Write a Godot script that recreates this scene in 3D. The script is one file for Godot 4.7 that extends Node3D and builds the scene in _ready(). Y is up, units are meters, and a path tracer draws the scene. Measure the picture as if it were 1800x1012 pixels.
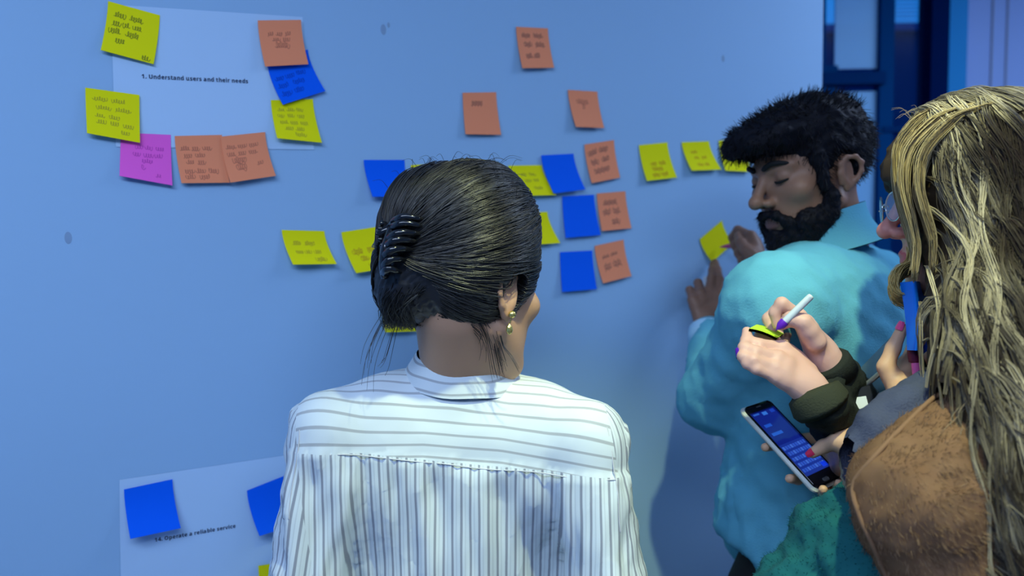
extends Node3D
# A workshop: people putting sticky notes on a white wall under cool ceiling light and one warm downlight.
# Frame 1800x1012. Places are worked out from the camera once (spot / on_wall) and become ordinary world coordinates.

const FOCAL := 1300.0
const WALL_N := Vector3(0.4226, 0.0, 0.9063)      # the note wall's normal, towards the room
const WALL_U := Vector3(0.9063, 0.0, -0.4226)     # along the note wall, to the right
const WALL_D := -1.2507
var eye := Transform3D(Basis.from_euler(Vector3(deg_to_rad(-4.5), 0.0, -0.02)), Vector3(0, 1.6, 0))
var rng := RandomNumberGenerator.new()
var mats := {}

func _ready():
	rng.seed = 7
	# --- camera
	var cam := Camera3D.new()
	cam.name = "camera"
	cam.fov = rad_to_deg(2.0 * atan(506.0 / FOCAL))
	cam.transform = eye
	cam.near = 0.02
	var lens := CameraAttributesPhysical.new()
	lens.frustum_focal_length = 12.0 / tan(deg_to_rad(cam.fov) / 2.0)
	lens.frustum_focus_distance = 0.95
	lens.exposure_aperture = 3.2
	lens.frustum_near = 0.02
	cam.attributes = lens
	cam.fov = rad_to_deg(2.0 * atan(506.0 / FOCAL))
	add_child(cam, true)
	cam.current = true
	# --- sky, exposure
	var we := WorldEnvironment.new()
	we.name = "world_environment"
	var env := Environment.new()
	env.background_mode = Environment.BG_SKY
	var sky := Sky.new()
	var psm := ProceduralSkyMaterial.new()
	psm.sky_top_color = Color(0.10, 0.32, 0.72)
	psm.sky_horizon_color = Color(0.16, 0.50, 0.92)
	psm.ground_bottom_color = Color(0.05, 0.10, 0.2)
	psm.ground_horizon_color = Color(0.12, 0.3, 0.6)
	psm.sun_angle_max = 1.0
	sky.sky_material = psm
	env.sky = sky
	env.background_energy_multiplier = 0.8
	env.tonemap_mode = Environment.TONE_MAPPER_LINEAR
	env.tonemap_exposure = 1.0
	env.sdfgi_enabled = true
	env.ssao_enabled = true
	env.ssil_enabled = true
	we.environment = env
	add_child(we, true)
	# --- the room's lights: cool ceiling panels, a third added as fill, one warm downlight
	ceiling_panel(Vector3(-0.75, 2.68, 0.35), Vector2(1.2, 0.6), 2.7)
	ceiling_panel(Vector3(1.9, 2.68, -1.35), Vector2(1.2, 0.6), 2.7)
	ceiling_panel(Vector3(0.42, 2.68, 0.55), Vector2(1.2, 0.6), 2.2)  # added unseen panel, fills the shadows people cast on the note wall
	downlight(Vector3(0.32, 2.64, -0.33), Vector3(0.32, 1.0, -0.77), 2.0)
	build_room()
	build_notes()
	build_people()
	build_held_things()

# ---------------------------------------------------------------- places
func q(px: float, py: float, d: float) -> Vector3:      # camera axes: x right, y up, z towards the viewer
	return Vector3((px - 900.0) / FOCAL * d, (506.0 - py) / FOCAL * d, -d)

func spot(px: float, py: float, d: float) -> Vector3:
	return eye * q(px, py, d)

func on_far(px: float, py: float, z := -2.7) -> Vector3:      # where a sight line meets the far wall
	var dir := eye.basis * q(px, py, 1.0)
	return eye.origin + dir * ((z - eye.origin.z) / dir.z)

func on_wall(px: float, py: float, lift := 0.0) -> Vector3:
	var dir := eye.basis * q(px, py, 1.0)
	return eye.origin + dir * ((WALL_D + lift - WALL_N.dot(eye.origin)) / WALL_N.dot(dir))

# ---------------------------------------------------------------- nodes
func numbered(called: String) -> String:
	if not has_node(NodePath(called)):
		return called
	var k := 1
	while has_node(NodePath("%s_%03d" % [called, k])):
		k += 1
	return "%s_%03d" % [called, k]

func tag(o: Node, label: String, category: String, group := "") -> Node:
	o.set_meta("label", label)
	o.set_meta("category", category)
	if group != "":
		o.set_meta("group", group)
	return o

func thing(called: String, label: String, category: String, at := Vector3.ZERO, group := "") -> Node3D:
	var o := Node3D.new()
	o.name = numbered(called)
	o.position = at
	add_child(o, true)
	tag(o, label, category, group)
	return o

func put(called: String, mesh: Mesh, m: Material, parent: Node = null) -> MeshInstance3D:    # vertices in world places
	var o := MeshInstance3D.new()
	o.mesh = mesh
	o.material_override = m
	o.cast_shadow = GeometryInstance3D.SHADOW_CASTING_SETTING_ON
	if parent == null:
		o.name = numbered(called)
		add_child(o, true)
	else:
		var k := 0
		var n := called
		while parent.has_node(NodePath(n)):
			k += 1
			n = "%s_%03d" % [called, k]
		o.name = n
		parent.add_child(o, true)
		var up := Vector3.ZERO
		var p: Node = parent
		while p != self:
			up += (p as Node3D).position
			p = p.get_parent()
		o.position = -up
	return o

func struct(called: String, mesh: Mesh, m: Material, parent: Node = null) -> MeshInstance3D:
	var o := put(called, mesh, m, parent)
	if parent == null:
		o.set_meta("kind", "structure")
	return o

func mat(key: String, c: Color, rough := 0.6, extra := {}) -> StandardMaterial3D:
	if mats.has(key):
		return mats[key]
	var m := StandardMaterial3D.new()
	m.resource_name = key
	m.albedo_color = c
	m.roughness = rough
	m.metallic_specular = 0.4
	for k in extra:
		m.set(k, extra[k])
	mats[key] = m
	return m

func lin(r: float, g: float, b: float) -> Color:
	return Color(r, g, b).linear_to_srgb()

func noise_tex(seed_: int, freq: float, size := 256, as_normal := false, strength := 4.0) -> NoiseTexture2D:
	var n := FastNoiseLite.new()
	n.seed = seed_
	n.frequency = freq
	n.fractal_octaves = 4
	var t := NoiseTexture2D.new()
	t.width = size
	t.height = size
	t.seamless = true
	t.as_normal_map = as_normal
	t.bump_strength = strength
	t.noise = n
	return t

# ---------------------------------------------------------------- lights
func ceiling_panel(at: Vector3, size: Vector2, energy: float):
	var col := Color(0.765, 0.855, 1.0)
	var t := thing("ceiling_light", "flat cool white panel set in the ceiling " + ("over the left of the room" if at.x < 0 else "near the glazed door" if at.z < 0 else "over mid room, added to fill shadows"), "ceiling light", at)
	put("panel_frame", frame_mesh(at, size, 0.03, 0.03), mat("panel_frame", Color(0.8, 0.82, 0.85), 0.4), t)
	put("diffuser", box_mesh(at + Vector3(0, 0.004, 0), Vector3(size.x, 0.008, size.y)), mat("panel_glow", Color(0.9, 0.95, 1.0), 0.5, {"emission_enabled": true, "emission": col, "emission_energy_multiplier": 0.6}), t)
	var l := AreaLight3D.new()
	l.name = "panel_light"
	l.area_size = size
	l.light_color = col
	l.light_energy = energy
	l.shadow_enabled = true
	l.area_range = 12.0
	t.add_child(l)
	l.position = Vector3(0, -0.012, 0)
	l.rotation = Vector3(-PI / 2, 0, 0)

func downlight(at: Vector3, target: Vector3, energy: float):
	var col := Color(0.96, 1.0, 0.73)
	var t := thing("spotlight", "small warm spotlight under the ceiling", "spotlight", at)
	var dir := (target - at).normalized()
	var rot := Quaternion(Vector3.DOWN, dir)
	var body := lathe([Vector2(0.0, 0.07), Vector2(0.03, 0.07), Vector2(0.036, 0.06), Vector2(0.04, -0.04), Vector2(0.034, -0.04), Vector2(0.03, 0.0), Vector2(0.0, 0.0)], 20)
	var bm := put("can", moved(body, Transform3D(Basis(rot), at - dir * 0.03)), mat("can", Color(0.85, 0.86, 0.88), 0.4), t)
	put("stem", tube_mesh([at - dir * 0.06, Vector3(at.x, 2.705, at.z)], [0.008, 0.008], 8), mat("can", Color.WHITE), t)
	put("bulb", moved(lathe([Vector2(0, 0.004), Vector2(0.026, 0.002), Vector2(0.029, -0.002), Vector2(0, -0.004)], 16), Transform3D(Basis(rot), at - dir * 0.014)), mat("bulb_glow", Color(1, 1, 0.9), 0.5, {"emission_enabled": true, "emission": col, "emission_energy_multiplier": 4.0}), t)
	var l := SpotLight3D.new()
	l.name = "spot"
	l.light_color = col
	l.light_energy = energy
	l.light_size = 0.028
	l.spot_range = 10.0
	l.spot_attenuation = 2.0
	l.spot_angle = 28.5
	l.spot_angle_attenuation = 0.55
	l.shadow_enabled = true
	t.add_child(l)
	l.position = dir * 0.02
	l.quaternion = Quaternion(Vector3.FORWARD, dir)

# ---------------------------------------------------------------- mesh helpers
func am(v: PackedVector3Array, n: PackedVector3Array, idx: PackedInt32Array, uv := PackedVector2Array(), col := PackedColorArray()) -> ArrayMesh:
	var a := []
	a.resize(Mesh.ARRAY_MAX)
	a[Mesh.ARRAY_VERTEX] = v
	a[Mesh.ARRAY_NORMAL] = n
	if uv.size() == v.size():
		a[Mesh.ARRAY_TEX_UV] = uv
	if col.size() == v.size():
		a[Mesh.ARRAY_COLOR] = col
	a[Mesh.ARRAY_INDEX] = idx
	var m := ArrayMesh.new()
	m.add_surface_from_arrays(Mesh.PRIMITIVE_TRIANGLES, a)
	return m

func with_normals(v: PackedVector3Array, idx: PackedInt32Array) -> PackedVector3Array:     # idx clockwise from outside
	var n := PackedVector3Array()
	n.resize(v.size())
	for t in range(0, idx.size(), 3):
		var a := v[idx[t]]
		var f := (v[idx[t + 2]] - a).cross(v[idx[t + 1]] - a)
		n[idx[t]] += f
		n[idx[t + 1]] += f
		n[idx[t + 2]] += f
	for i in n.size():
		n[i] = n[i].normalized()
	return n

func moved(m: ArrayMesh, xf: Transform3D) -> ArrayMesh:
	var st := SurfaceTool.new()
	st.begin(Mesh.PRIMITIVE_TRIANGLES)
	st.append_from(m, 0, xf)
	return st.commit()

func joined(list: Array) -> ArrayMesh:
	var st := SurfaceTool.new()
	st.begin(Mesh.PRIMITIVE_TRIANGLES)
	for m in list:
		st.append_from(m, 0, Transform3D.IDENTITY)
	return st.commit()

func hexa(c: Array, bev := 0.0) -> ArrayMesh:   # 8 corners: bottom 4 (round), top 4; edges chamfered by moving towards the middle
	var st := SurfaceTool.new()
	st.begin(Mesh.PRIMITIVE_TRIANGLES)
	var mid := Vector3.ZERO
	for p in c:
		mid += p / 8.0
	var faces := [[0, 1, 2, 3], [7, 6, 5, 4], [0, 4, 5, 1], [1, 5, 6, 2], [2, 6, 7, 3], [3, 7, 4, 0]]
	for f in faces:
		var p := [c[f[0]], c[f[1]], c[f[2]], c[f[3]]]
		var fm: Vector3 = (p[0] + p[1] + p[2] + p[3]) / 4.0
		var n: Vector3 = (p[1] - p[0]).cross(p[3] - p[0]).normalized()
		var out := n.dot(fm - mid) > 0
		if not out:
			n = -n
		var order := [0, 2, 1, 0, 3, 2] if out else [0, 1, 2, 0, 2, 3]
		for k in order:
			st.set_normal(n)
			st.set_uv(Vector2([0, 1, 1, 0][k], [0, 0, 1, 1][k]))
			st.add_vertex(p[k])
	return st.commit()

func box_mesh(at: Vector3, size: Vector3, b := Basis.IDENTITY) -> ArrayMesh:
	var h := size / 2.0
	var c := []
	for y in [-1, 1]:
		for s in [[-1, -1], [1, -1], [1, 1], [-1, 1]]:
			c.append(at + b * Vector3(s[0] * h.x, y * h.y, s[1] * h.z))
	return hexa(c)

func bar(a: Vector3, b: Vector3, w: float, t: float, side: Vector3) -> ArrayMesh:
	var d := (b - a).normalized()
	var s := (side - d * side.dot(d)).normalized()
	var u := d.cross(s)
	return box_mesh((a + b) / 2.0, Vector3(w, a.distance_to(b), t), Basis(s, d, -u))

func frame_mesh(at: Vector3, size: Vector2, w: float, h: float) -> ArrayMesh:
	var l := []
	for s in [-1, 1]:
		l.append(box_mesh(at + Vector3(s * (size.x + w) / 2, 0, 0), Vector3(w, h, size.y + 2 * w)))
		l.append(box_mesh(at + Vector3(0, 0, s * (size.y + w) / 2), Vector3(size.x, h, w)))
	return joined(l)

func lathe(prof: Array, sides := 24) -> ArrayMesh:   # Vector2(radius, y)
	var st := SurfaceTool.new()
	st.begin(Mesh.PRIMITIVE_TRIANGLES)
	var v := PackedVector3Array()
	var idx := PackedInt32Array()
	for p in prof:
		for s in sides:
			var a := TAU * s / sides
			v.append(Vector3(cos(a) * p.x, p.y, sin(a) * p.x))
	for r in prof.size() - 1:
		for s in sides:
			var a := r * sides + s
			var b := r * sides + (s + 1) % sides
			idx.append_array([a, a + sides, b, b, a + sides, b + sides])
	return am(v, with_normals(v, idx), idx)

func tube_mesh(pts: Array, rad: Array, sides := 8, flat := 1.0, flat_dir := Vector3.ZERO) -> ArrayMesh:   # closed ends
	var v := PackedVector3Array()
	var idx := PackedInt32Array()
	var n := pts.size()
	var prev := Vector3.ZERO
	for i in n:
		var t: Vector3 = (pts[mini(i + 1, n - 1)] - pts[maxi(i - 1, 0)]).normalized()
		var s: Vector3
		if flat_dir != Vector3.ZERO:
			s = flat_dir.cross(t).normalized()
		elif i == 0:
			s = t.cross(Vector3.UP if absf(t.y) < 0.9 else Vector3.RIGHT).normalized()
		else:
			s = (prev - t * prev.dot(t)).normalized()
		prev = s
		var u := t.cross(s)
		for k in sides:
			var a := TAU * k / sides
			v.append(pts[i] + s * (cos(a) * rad[i]) + u * (sin(a) * rad[i] * flat))
	for i in n - 1:
		for k in sides:
			var a := i * sides + k
			var b := i * sides + (k + 1) % sides
			idx.append_array([a, a + sides, b, b, a + sides, b + sides])
	v.append(pts[0])
	v.append(pts[n - 1])
	for k in sides:
		idx.append_array([v.size() - 2, k, (k + 1) % sides])
		idx.append_array([v.size() - 1, (n - 1) * sides + (k + 1) % sides, (n - 1) * sides + k])
	return am(v, with_normals(v, idx), idx)

func smooth_path(pts: Array, per := 6) -> Array:
	var c := Curve3D.new()
	for i in pts.size():
		var t: Vector3 = (pts[mini(i + 1, pts.size() - 1)] - pts[maxi(i - 1, 0)]) / 6.0
		c.add_point(pts[i], -t, t)
	var out := []
	for i in (pts.size() - 1) * per + 1:
		out.append(c.sample(mini(i / per, pts.size() - 2), float(i) / per - mini(i / per, pts.size() - 2)))
	return out

# a thin sheet with its own thickness: f(u, v) gives the place, v runs down
func sheet(f: Callable, nu: int, nv: int, thick: float) -> ArrayMesh:
	var v := PackedVector3Array()
	var n := PackedVector3Array()
	var uv := PackedVector2Array()
	var idx := PackedInt32Array()
	var g := []
	for j in nv + 1:
		for i in nu + 1:
			g.append(f.call(float(i) / nu, float(j) / nv))
	var w := nu + 1
	for side in [0, 1]:
		for j in nv + 1:
			for i in w:
				var du: Vector3 = g[j * w + mini(i + 1, nu)] - g[j * w + maxi(i - 1, 0)]
				var dv: Vector3 = g[mini(j + 1, nv) * w + i] - g[maxi(j - 1, 0) * w + i]
				var m := dv.cross(du).normalized()
				v.append(g[j * w + i] + m * (thick if side == 0 else 0.0))
				n.append(m if side == 0 else -m)
				uv.append(Vector2(float(i) / nu, float(j) / nv) if side == 0 else Vector2(0.01, 0.99))
	var o := w * (nv + 1)
	for j in nv:
		for i in nu:
			var a := j * w + i
			idx.append_array([a, a + 1, a + w, a + 1, a + w + 1, a + w])
			idx.append_array([o + a, o + a + w, o + a + 1, o + a + 1, o + a + w, o + a + w + 1])
	var rim := []
	for i in nu: rim.append([i, i + 1])
	for j in nv: rim.append([j * w + nu, (j + 1) * w + nu])
	for i in nu: rim.append([nv * w + nu - i, nv * w + nu - i - 1])
	for j in nv: rim.append([(nv - j) * w, (nv - j - 1) * w])
	for e in rim:
		var p: int = v.size()
		var m: Vector3 = (n[e[0]]).cross(v[e[1]] - v[e[0]]).normalized()
		for k in [e[0], e[1], e[0] + o, e[1] + o]:
			v.append(v[k])
			n.append(-m)
			uv.append(Vector2(0.01, 0.99))
		idx.append_array([p, p + 2, p + 1, p + 1, p + 2, p + 3])
	return am(v, n, idx, uv)

# thin three-sided hairs joined into one mesh
class Strands:
	var v := PackedVector3Array()
	var n := PackedVector3Array()
	var c := PackedColorArray()
	var idx := PackedInt32Array()
	func add(pts: PackedVector3Array, r0: float, r1: float, ca: Color, cb: Color, tones := PackedColorArray()):
		var m := pts.size()
		var base := v.size()
		var s := Vector3.ZERO
		for i in m:
			var t := (pts[mini(i + 1, m - 1)] - pts[maxi(i - 1, 0)]).normalized()
			if i == 0:
				s = t.cross(Vector3(0.31, 0.9, 0.22)).normalized()
			else:
				s = (s - t * s.dot(t)).normalized()
			var u := t.cross(s)
			var f := float(i) / (m - 1)
			var r := lerpf(r0, r1, f)
			var col := ca.lerp(cb, f) if tones.is_empty() else tones[i]
			var d1 := s
			var d2 := s * -0.5 + u * 0.866
			var d3 := s * -0.5 - u * 0.866
			v.append(pts[i] + d1 * r); n.append(d1); c.append(col)
			v.append(pts[i] + d2 * r); n.append(d2); c.append(col)
			v.append(pts[i] + d3 * r); n.append(d3); c.append(col)
		for i in m - 1:
			var a := base + i * 3
			idx.append_array(PackedInt32Array([a, a + 3, a + 1, a + 1, a + 3, a + 4, a + 1, a + 4, a + 2, a + 2, a + 4, a + 5, a + 2, a + 5, a, a, a + 5, a + 3]))

func strands_mesh(s: Strands) -> ArrayMesh:
	return am(s.v, s.n, s.idx, PackedVector2Array(), s.c)

# ---------------------------------------------------------------- bodies: distance fields meshed as surface nets
class Field:
	var o: Vector3
	var h: float
	var nx: int
	var ny: int
	var nz: int
	var v := PackedFloat32Array()

	func _init(lo: Vector3, hi: Vector3, cell: float):
		o = lo
		h = cell
		nx = int(ceil((hi.x - lo.x) / cell)) + 1
		ny = int(ceil((hi.y - lo.y) / cell)) + 1
		nz = int(ceil((hi.z - lo.z) / cell)) + 1
		v.resize(nx * ny * nz)
		v.fill(1.0)

	func span(a: float, b: float, o1: float, n1: int) -> Vector2i:
		return Vector2i(clampi(int(floor((a - o1) / h)), 0, n1 - 1), clampi(int(ceil((b - o1) / h)), 0, n1 - 1))

	# tapered capsule; sign -1 carves
	func cap(a: Vector3, b: Vector3, ra: float, rb: float, k := 0.01, sgn := 1):
		var pad := maxf(ra, rb) + k + 2.5 * h
		var sx := span(minf(a.x, b.x) - pad, maxf(a.x, b.x) + pad, o.x, nx)
		var sy := span(minf(a.y, b.y) - pad, maxf(a.y, b.y) + pad, o.y, ny)
		var sz := span(minf(a.z, b.z) - pad, maxf(a.z, b.z) + pad, o.z, nz)
		var ab := b - a
		var inv := 1.0 / maxf(ab.length_squared(), 1e-12)
		var dr := rb - ra
		for z in range(sz.x, sz.y + 1):
			for y in range(sy.x, sy.y + 1):
				var at := (z * ny + y) * nx
				for x in range(sx.x, sx.y + 1):
					var p := Vector3(o.x + x * h, o.y + y * h, o.z + z * h) - a
					var t := clampf(p.dot(ab) * inv, 0.0, 1.0)
					var d := (p - ab * t).length() - ra - dr * t
					var old := v[at + x]
					if sgn > 0:
						var m := maxf(k - absf(d - old), 0.0)
						v[at + x] = minf(d, old) - m * m * 0.25 / k
					else:
						var m2 := maxf(k - absf(-d - old), 0.0)
						v[at + x] = maxf(-d, old) + m2 * m2 * 0.25 / k

	func ell(c: Vector3, r: Vector3, k := 0.01, b := Basis.IDENTITY, sgn := 1):
		var e := Vector3(absf(b.x.x) * r.x + absf(b.y.x) * r.y + absf(b.z.x) * r.z, absf(b.x.y) * r.x + absf(b.y.y) * r.y + absf(b.z.y) * r.z, absf(b.x.z) * r.x + absf(b.y.z) * r.y + absf(b.z.z) * r.z)
		e += Vector3.ONE * (k + 2.5 * h)
		var sx := span(c.x - e.x, c.x + e.x, o.x, nx)
		var sy := span(c.y - e.y, c.y + e.y, o.y, ny)
		var sz := span(c.z - e.z, c.z + e.z, o.z, nz)
		var bt := b.transposed()
		var ir := Vector3.ONE / r
		var rmin := minf(r.x, minf(r.y, r.z))
		for z in range(sz.x, sz.y + 1):
			for y in range(sy.x, sy.y + 1):
				var at := (z * ny + y) * nx
				for x in range(sx.x, sx.y + 1):
					var p := bt * (Vector3(o.x + x * h, o.y + y * h, o.z + z * h) - c) * ir
					var k0 := p.length()
					var k1 := (p * ir).length()
					var d := k0 * (k0 - 1.0) / k1 if k1 > 1e-5 else -rmin
					var old := v[at + x]
					if sgn > 0:
						var m := maxf(k - absf(d - old), 0.0)
						v[at + x] = minf(d, old) - m * m * 0.25 / k
					else:
						var m2 := maxf(k - absf(-d - old), 0.0)
						v[at + x] = maxf(-d, old) + m2 * m2 * 0.25 / k

	func chain(pts: Array, rad: Array, k := 0.01):
		for i in pts.size() - 1:
			cap(pts[i], pts[i + 1], rad[i], rad[i + 1], k)

	func cut(n: Vector3, d: float):       # removes where n.p > d
		for z in nz:
			for y in ny:
				var at := (z * ny + y) * nx
				for x in nx:
					var s := n.dot(Vector3(o.x + x * h, o.y + y * h, o.z + z * h)) - d
					if s > v[at + x]:
						v[at + x] = s

	func sample(p: Vector3) -> float:
		var f := (p - o) / h
		var x := int(f.x)
		var y := int(f.y)
		var z := int(f.z)
		if f.x < 0 or f.y < 0 or f.z < 0 or x >= nx - 1 or y >= ny - 1 or z >= nz - 1:
			return 1.0
		var a := f.x - x
		var b := f.y - y
		var c := f.z - z
		var i := (z * ny + y) * nx + x
		var j := i + ny * nx
		var l0 := lerpf(lerpf(v[i], v[i + 1], a), lerpf(v[i + nx], v[i + nx + 1], a), b)
		var l1 := lerpf(lerpf(v[j], v[j + 1], a), lerpf(v[j + nx], v[j + nx + 1], a), b)
		return lerpf(l0, l1, c)

	func grad(p: Vector3) -> Vector3:
		var e := h
		var g := Vector3(sample(p + Vector3(e, 0, 0)) - sample(p - Vector3(e, 0, 0)), sample(p + Vector3(0, e, 0)) - sample(p - Vector3(0, e, 0)), sample(p + Vector3(0, 0, e)) - sample(p - Vector3(0, 0, e)))
		return g.normalized() if g.length_squared() > 1e-12 else Vector3.UP

	func mesh() -> Dictionary:
		var vert := PackedVector3Array()
		var idx := PackedInt32Array()
		var cell := PackedInt32Array()
		cell.resize(nx * ny * nz)
		cell.fill(-1)
		var st := [0, 1, nx, nx + 1, nx * ny, nx * ny + 1, nx * ny + nx, nx * ny + nx + 1]
		var s1 := nx
		var s2 := nx * ny
		var ea := PackedInt32Array([0, 2, 4, 6, 0, 1, 4, 5, 0, 1, 2, 3])
		var eb := PackedInt32Array([1, 3, 5, 7, 2, 3, 6, 7, 4, 5, 6, 7])
		var c := PackedFloat32Array()
		c.resize(8)
		for z in nz - 1:
			for y in ny - 1:
				var at := (z * ny + y) * nx
				for x in nx - 1:
					var i := at + x
					var v0 := v[i]
					if v0 > 3.0 * h or v0 < -3.0 * h:
						continue
					var n0 := v0 < 0.0
					if (v[i + 1] < 0.0) == n0 and (v[i + s1] < 0.0) == n0 and (v[i + s1 + 1] < 0.0) == n0 and (v[i + s2] < 0.0) == n0 and (v[i + s2 + 1] < 0.0) == n0 and (v[i + s2 + s1] < 0.0) == n0 and (v[i + s2 + s1 + 1] < 0.0) == n0:
						continue
					for k in 8:
						c[k] = v[i + st[k]]
					var sum := Vector3.ZERO
					var cnt := 0
					for e in 12:
						var a := ea[e]
						var b := eb[e]
						if (c[a] < 0.0) != (c[b] < 0.0):
							var t := c[a] / (c[a] - c[b])
							var pa := Vector3(a & 1, (a >> 1) & 1, a >> 2)
							var pb := Vector3(b & 1, (b >> 1) & 1, b >> 2)
							sum += pa.lerp(pb, t)
							cnt += 1
					cell[i] = vert.size()
					vert.append(o + (Vector3(x, y, z) + sum / cnt) * h)
		for z in range(1, nz - 1):
			for y in range(1, ny - 1):
				var at := (z * ny + y) * nx
				for x in range(1, nx - 1):
					var i := at + x
					if cell[i] < 0:
						continue
					var inside := v[i] < 0.0
					if (v[i + 1] < 0.0) != inside:
						quad(idx, cell[i - s1 - s2], cell[i - s2], cell[i], cell[i - s1], inside)
					if (v[i + s1] < 0.0) != inside:
						quad(idx, cell[i - 1 - s2], cell[i - 1], cell[i], cell[i - s2], inside)
					if (v[i + s2] < 0.0) != inside:
						quad(idx, cell[i - 1 - s1], cell[i - s1], cell[i], cell[i - 1], inside)
		return {"v": vert, "idx": idx}

	func quad(idx: PackedInt32Array, a: int, b: int, c: int, d: int, flip: bool):
		if a < 0 or b < 0 or c < 0 or d < 0:
			return
		if flip:
			idx.append_array(PackedInt32Array([a, c, b, a, d, c]))
		else:
			idx.append_array(PackedInt32Array([a, b, c, a, c, d]))

# moves a meshed field from its own axes into the world; paint(p, n) gives a colour per point in its own axes
func field_mesh(f: Field, xf: Transform3D, paint = null, bump = null) -> Dictionary:
	var m := f.mesh()
	var v: PackedVector3Array = m.v
	var n := with_normals(v, m.idx)
	if bump != null:
		for i in v.size():
			v[i] += n[i] * float(bump.call(v[i], n[i]))
		n = with_normals(v, m.idx)
	var col := PackedColorArray()
	if paint != null:
		col.resize(v.size())
		for i in v.size():
			col[i] = paint.call(v[i], n[i])
	var w := PackedVector3Array()
	var wn := PackedVector3Array()
	w.resize(v.size())
	wn.resize(v.size())
	for i in v.size():
		w[i] = xf * v[i]
		wn[i] = (xf.basis * n[i]).normalized()
	return {"v": w, "n": wn, "idx": m.idx, "lv": v, "ln": n, "col": col}

func dict_mesh(d: Dictionary) -> ArrayMesh:
	return am(d.v, d.n, d.idx, d.get("uv", PackedVector2Array()), d.get("col", PackedColorArray()))

func dict_join(list: Array) -> Dictionary:
	var r := {"v": PackedVector3Array(), "n": PackedVector3Array(), "idx": PackedInt32Array(), "col": PackedColorArray()}
	for d in list:
		var base: int = r.v.size()
		r.v.append_array(d.v)
		r.n.append_array(d.n)
		r.col.append_array(d.col)
		var ix: PackedInt32Array = d.idx
		for i in ix.size():
			ix[i] += base
		r.idx.append_array(ix)
	return r

# cuts a mesh in two along s(point in own axes) = 0: [where s > 0, where s < 0]
func split_by(d: Dictionary, s: Callable) -> Array:
	var val := PackedFloat32Array()
	val.resize(d.v.size())
	for i in d.v.size():
		val[i] = s.call(d.lv[i], d.ln[i])
	var outs := []
	for sgn in [1.0, -1.0]:
		var r := {"v": PackedVector3Array(), "n": PackedVector3Array(), "lv": PackedVector3Array(), "ln": PackedVector3Array(), "idx": PackedInt32Array()}
		var remap := {}
		for t in range(0, d.idx.size(), 3):
			var poly := []
			for k in 3:
				var a: int = d.idx[t + k]
				var b: int = d.idx[t + (k + 1) % 3]
				var sa: float = val[a] * sgn
				var sb: float = val[b] * sgn
				if sa >= 0:
					if not remap.has(a):
						remap[a] = r.v.size()
						r.v.append(d.v[a]); r.n.append(d.n[a]); r.lv.append(d.lv[a]); r.ln.append(d.ln[a])
					poly.append(remap[a])
				if (sa >= 0) != (sb >= 0):
					var f := sa / (sa - sb)
					var lo := mini(a, b)
					var key := Vector2i(lo, maxi(a, b))
					if not remap.has(key):
						remap[key] = r.v.size()
						r.v.append(d.v[a].lerp(d.v[b], f)); r.n.append(d.n[a].lerp(d.n[b], f).normalized()); r.lv.append(d.lv[a].lerp(d.lv[b], f)); r.ln.append(d.ln[a].lerp(d.ln[b], f).normalized())
					poly.append(remap[key])
			for k in range(1, poly.size() - 1):
				r.idx.append_array(PackedInt32Array([poly[0], poly[k], poly[k + 1]]))
		outs.append(r)
	return outs

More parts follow.
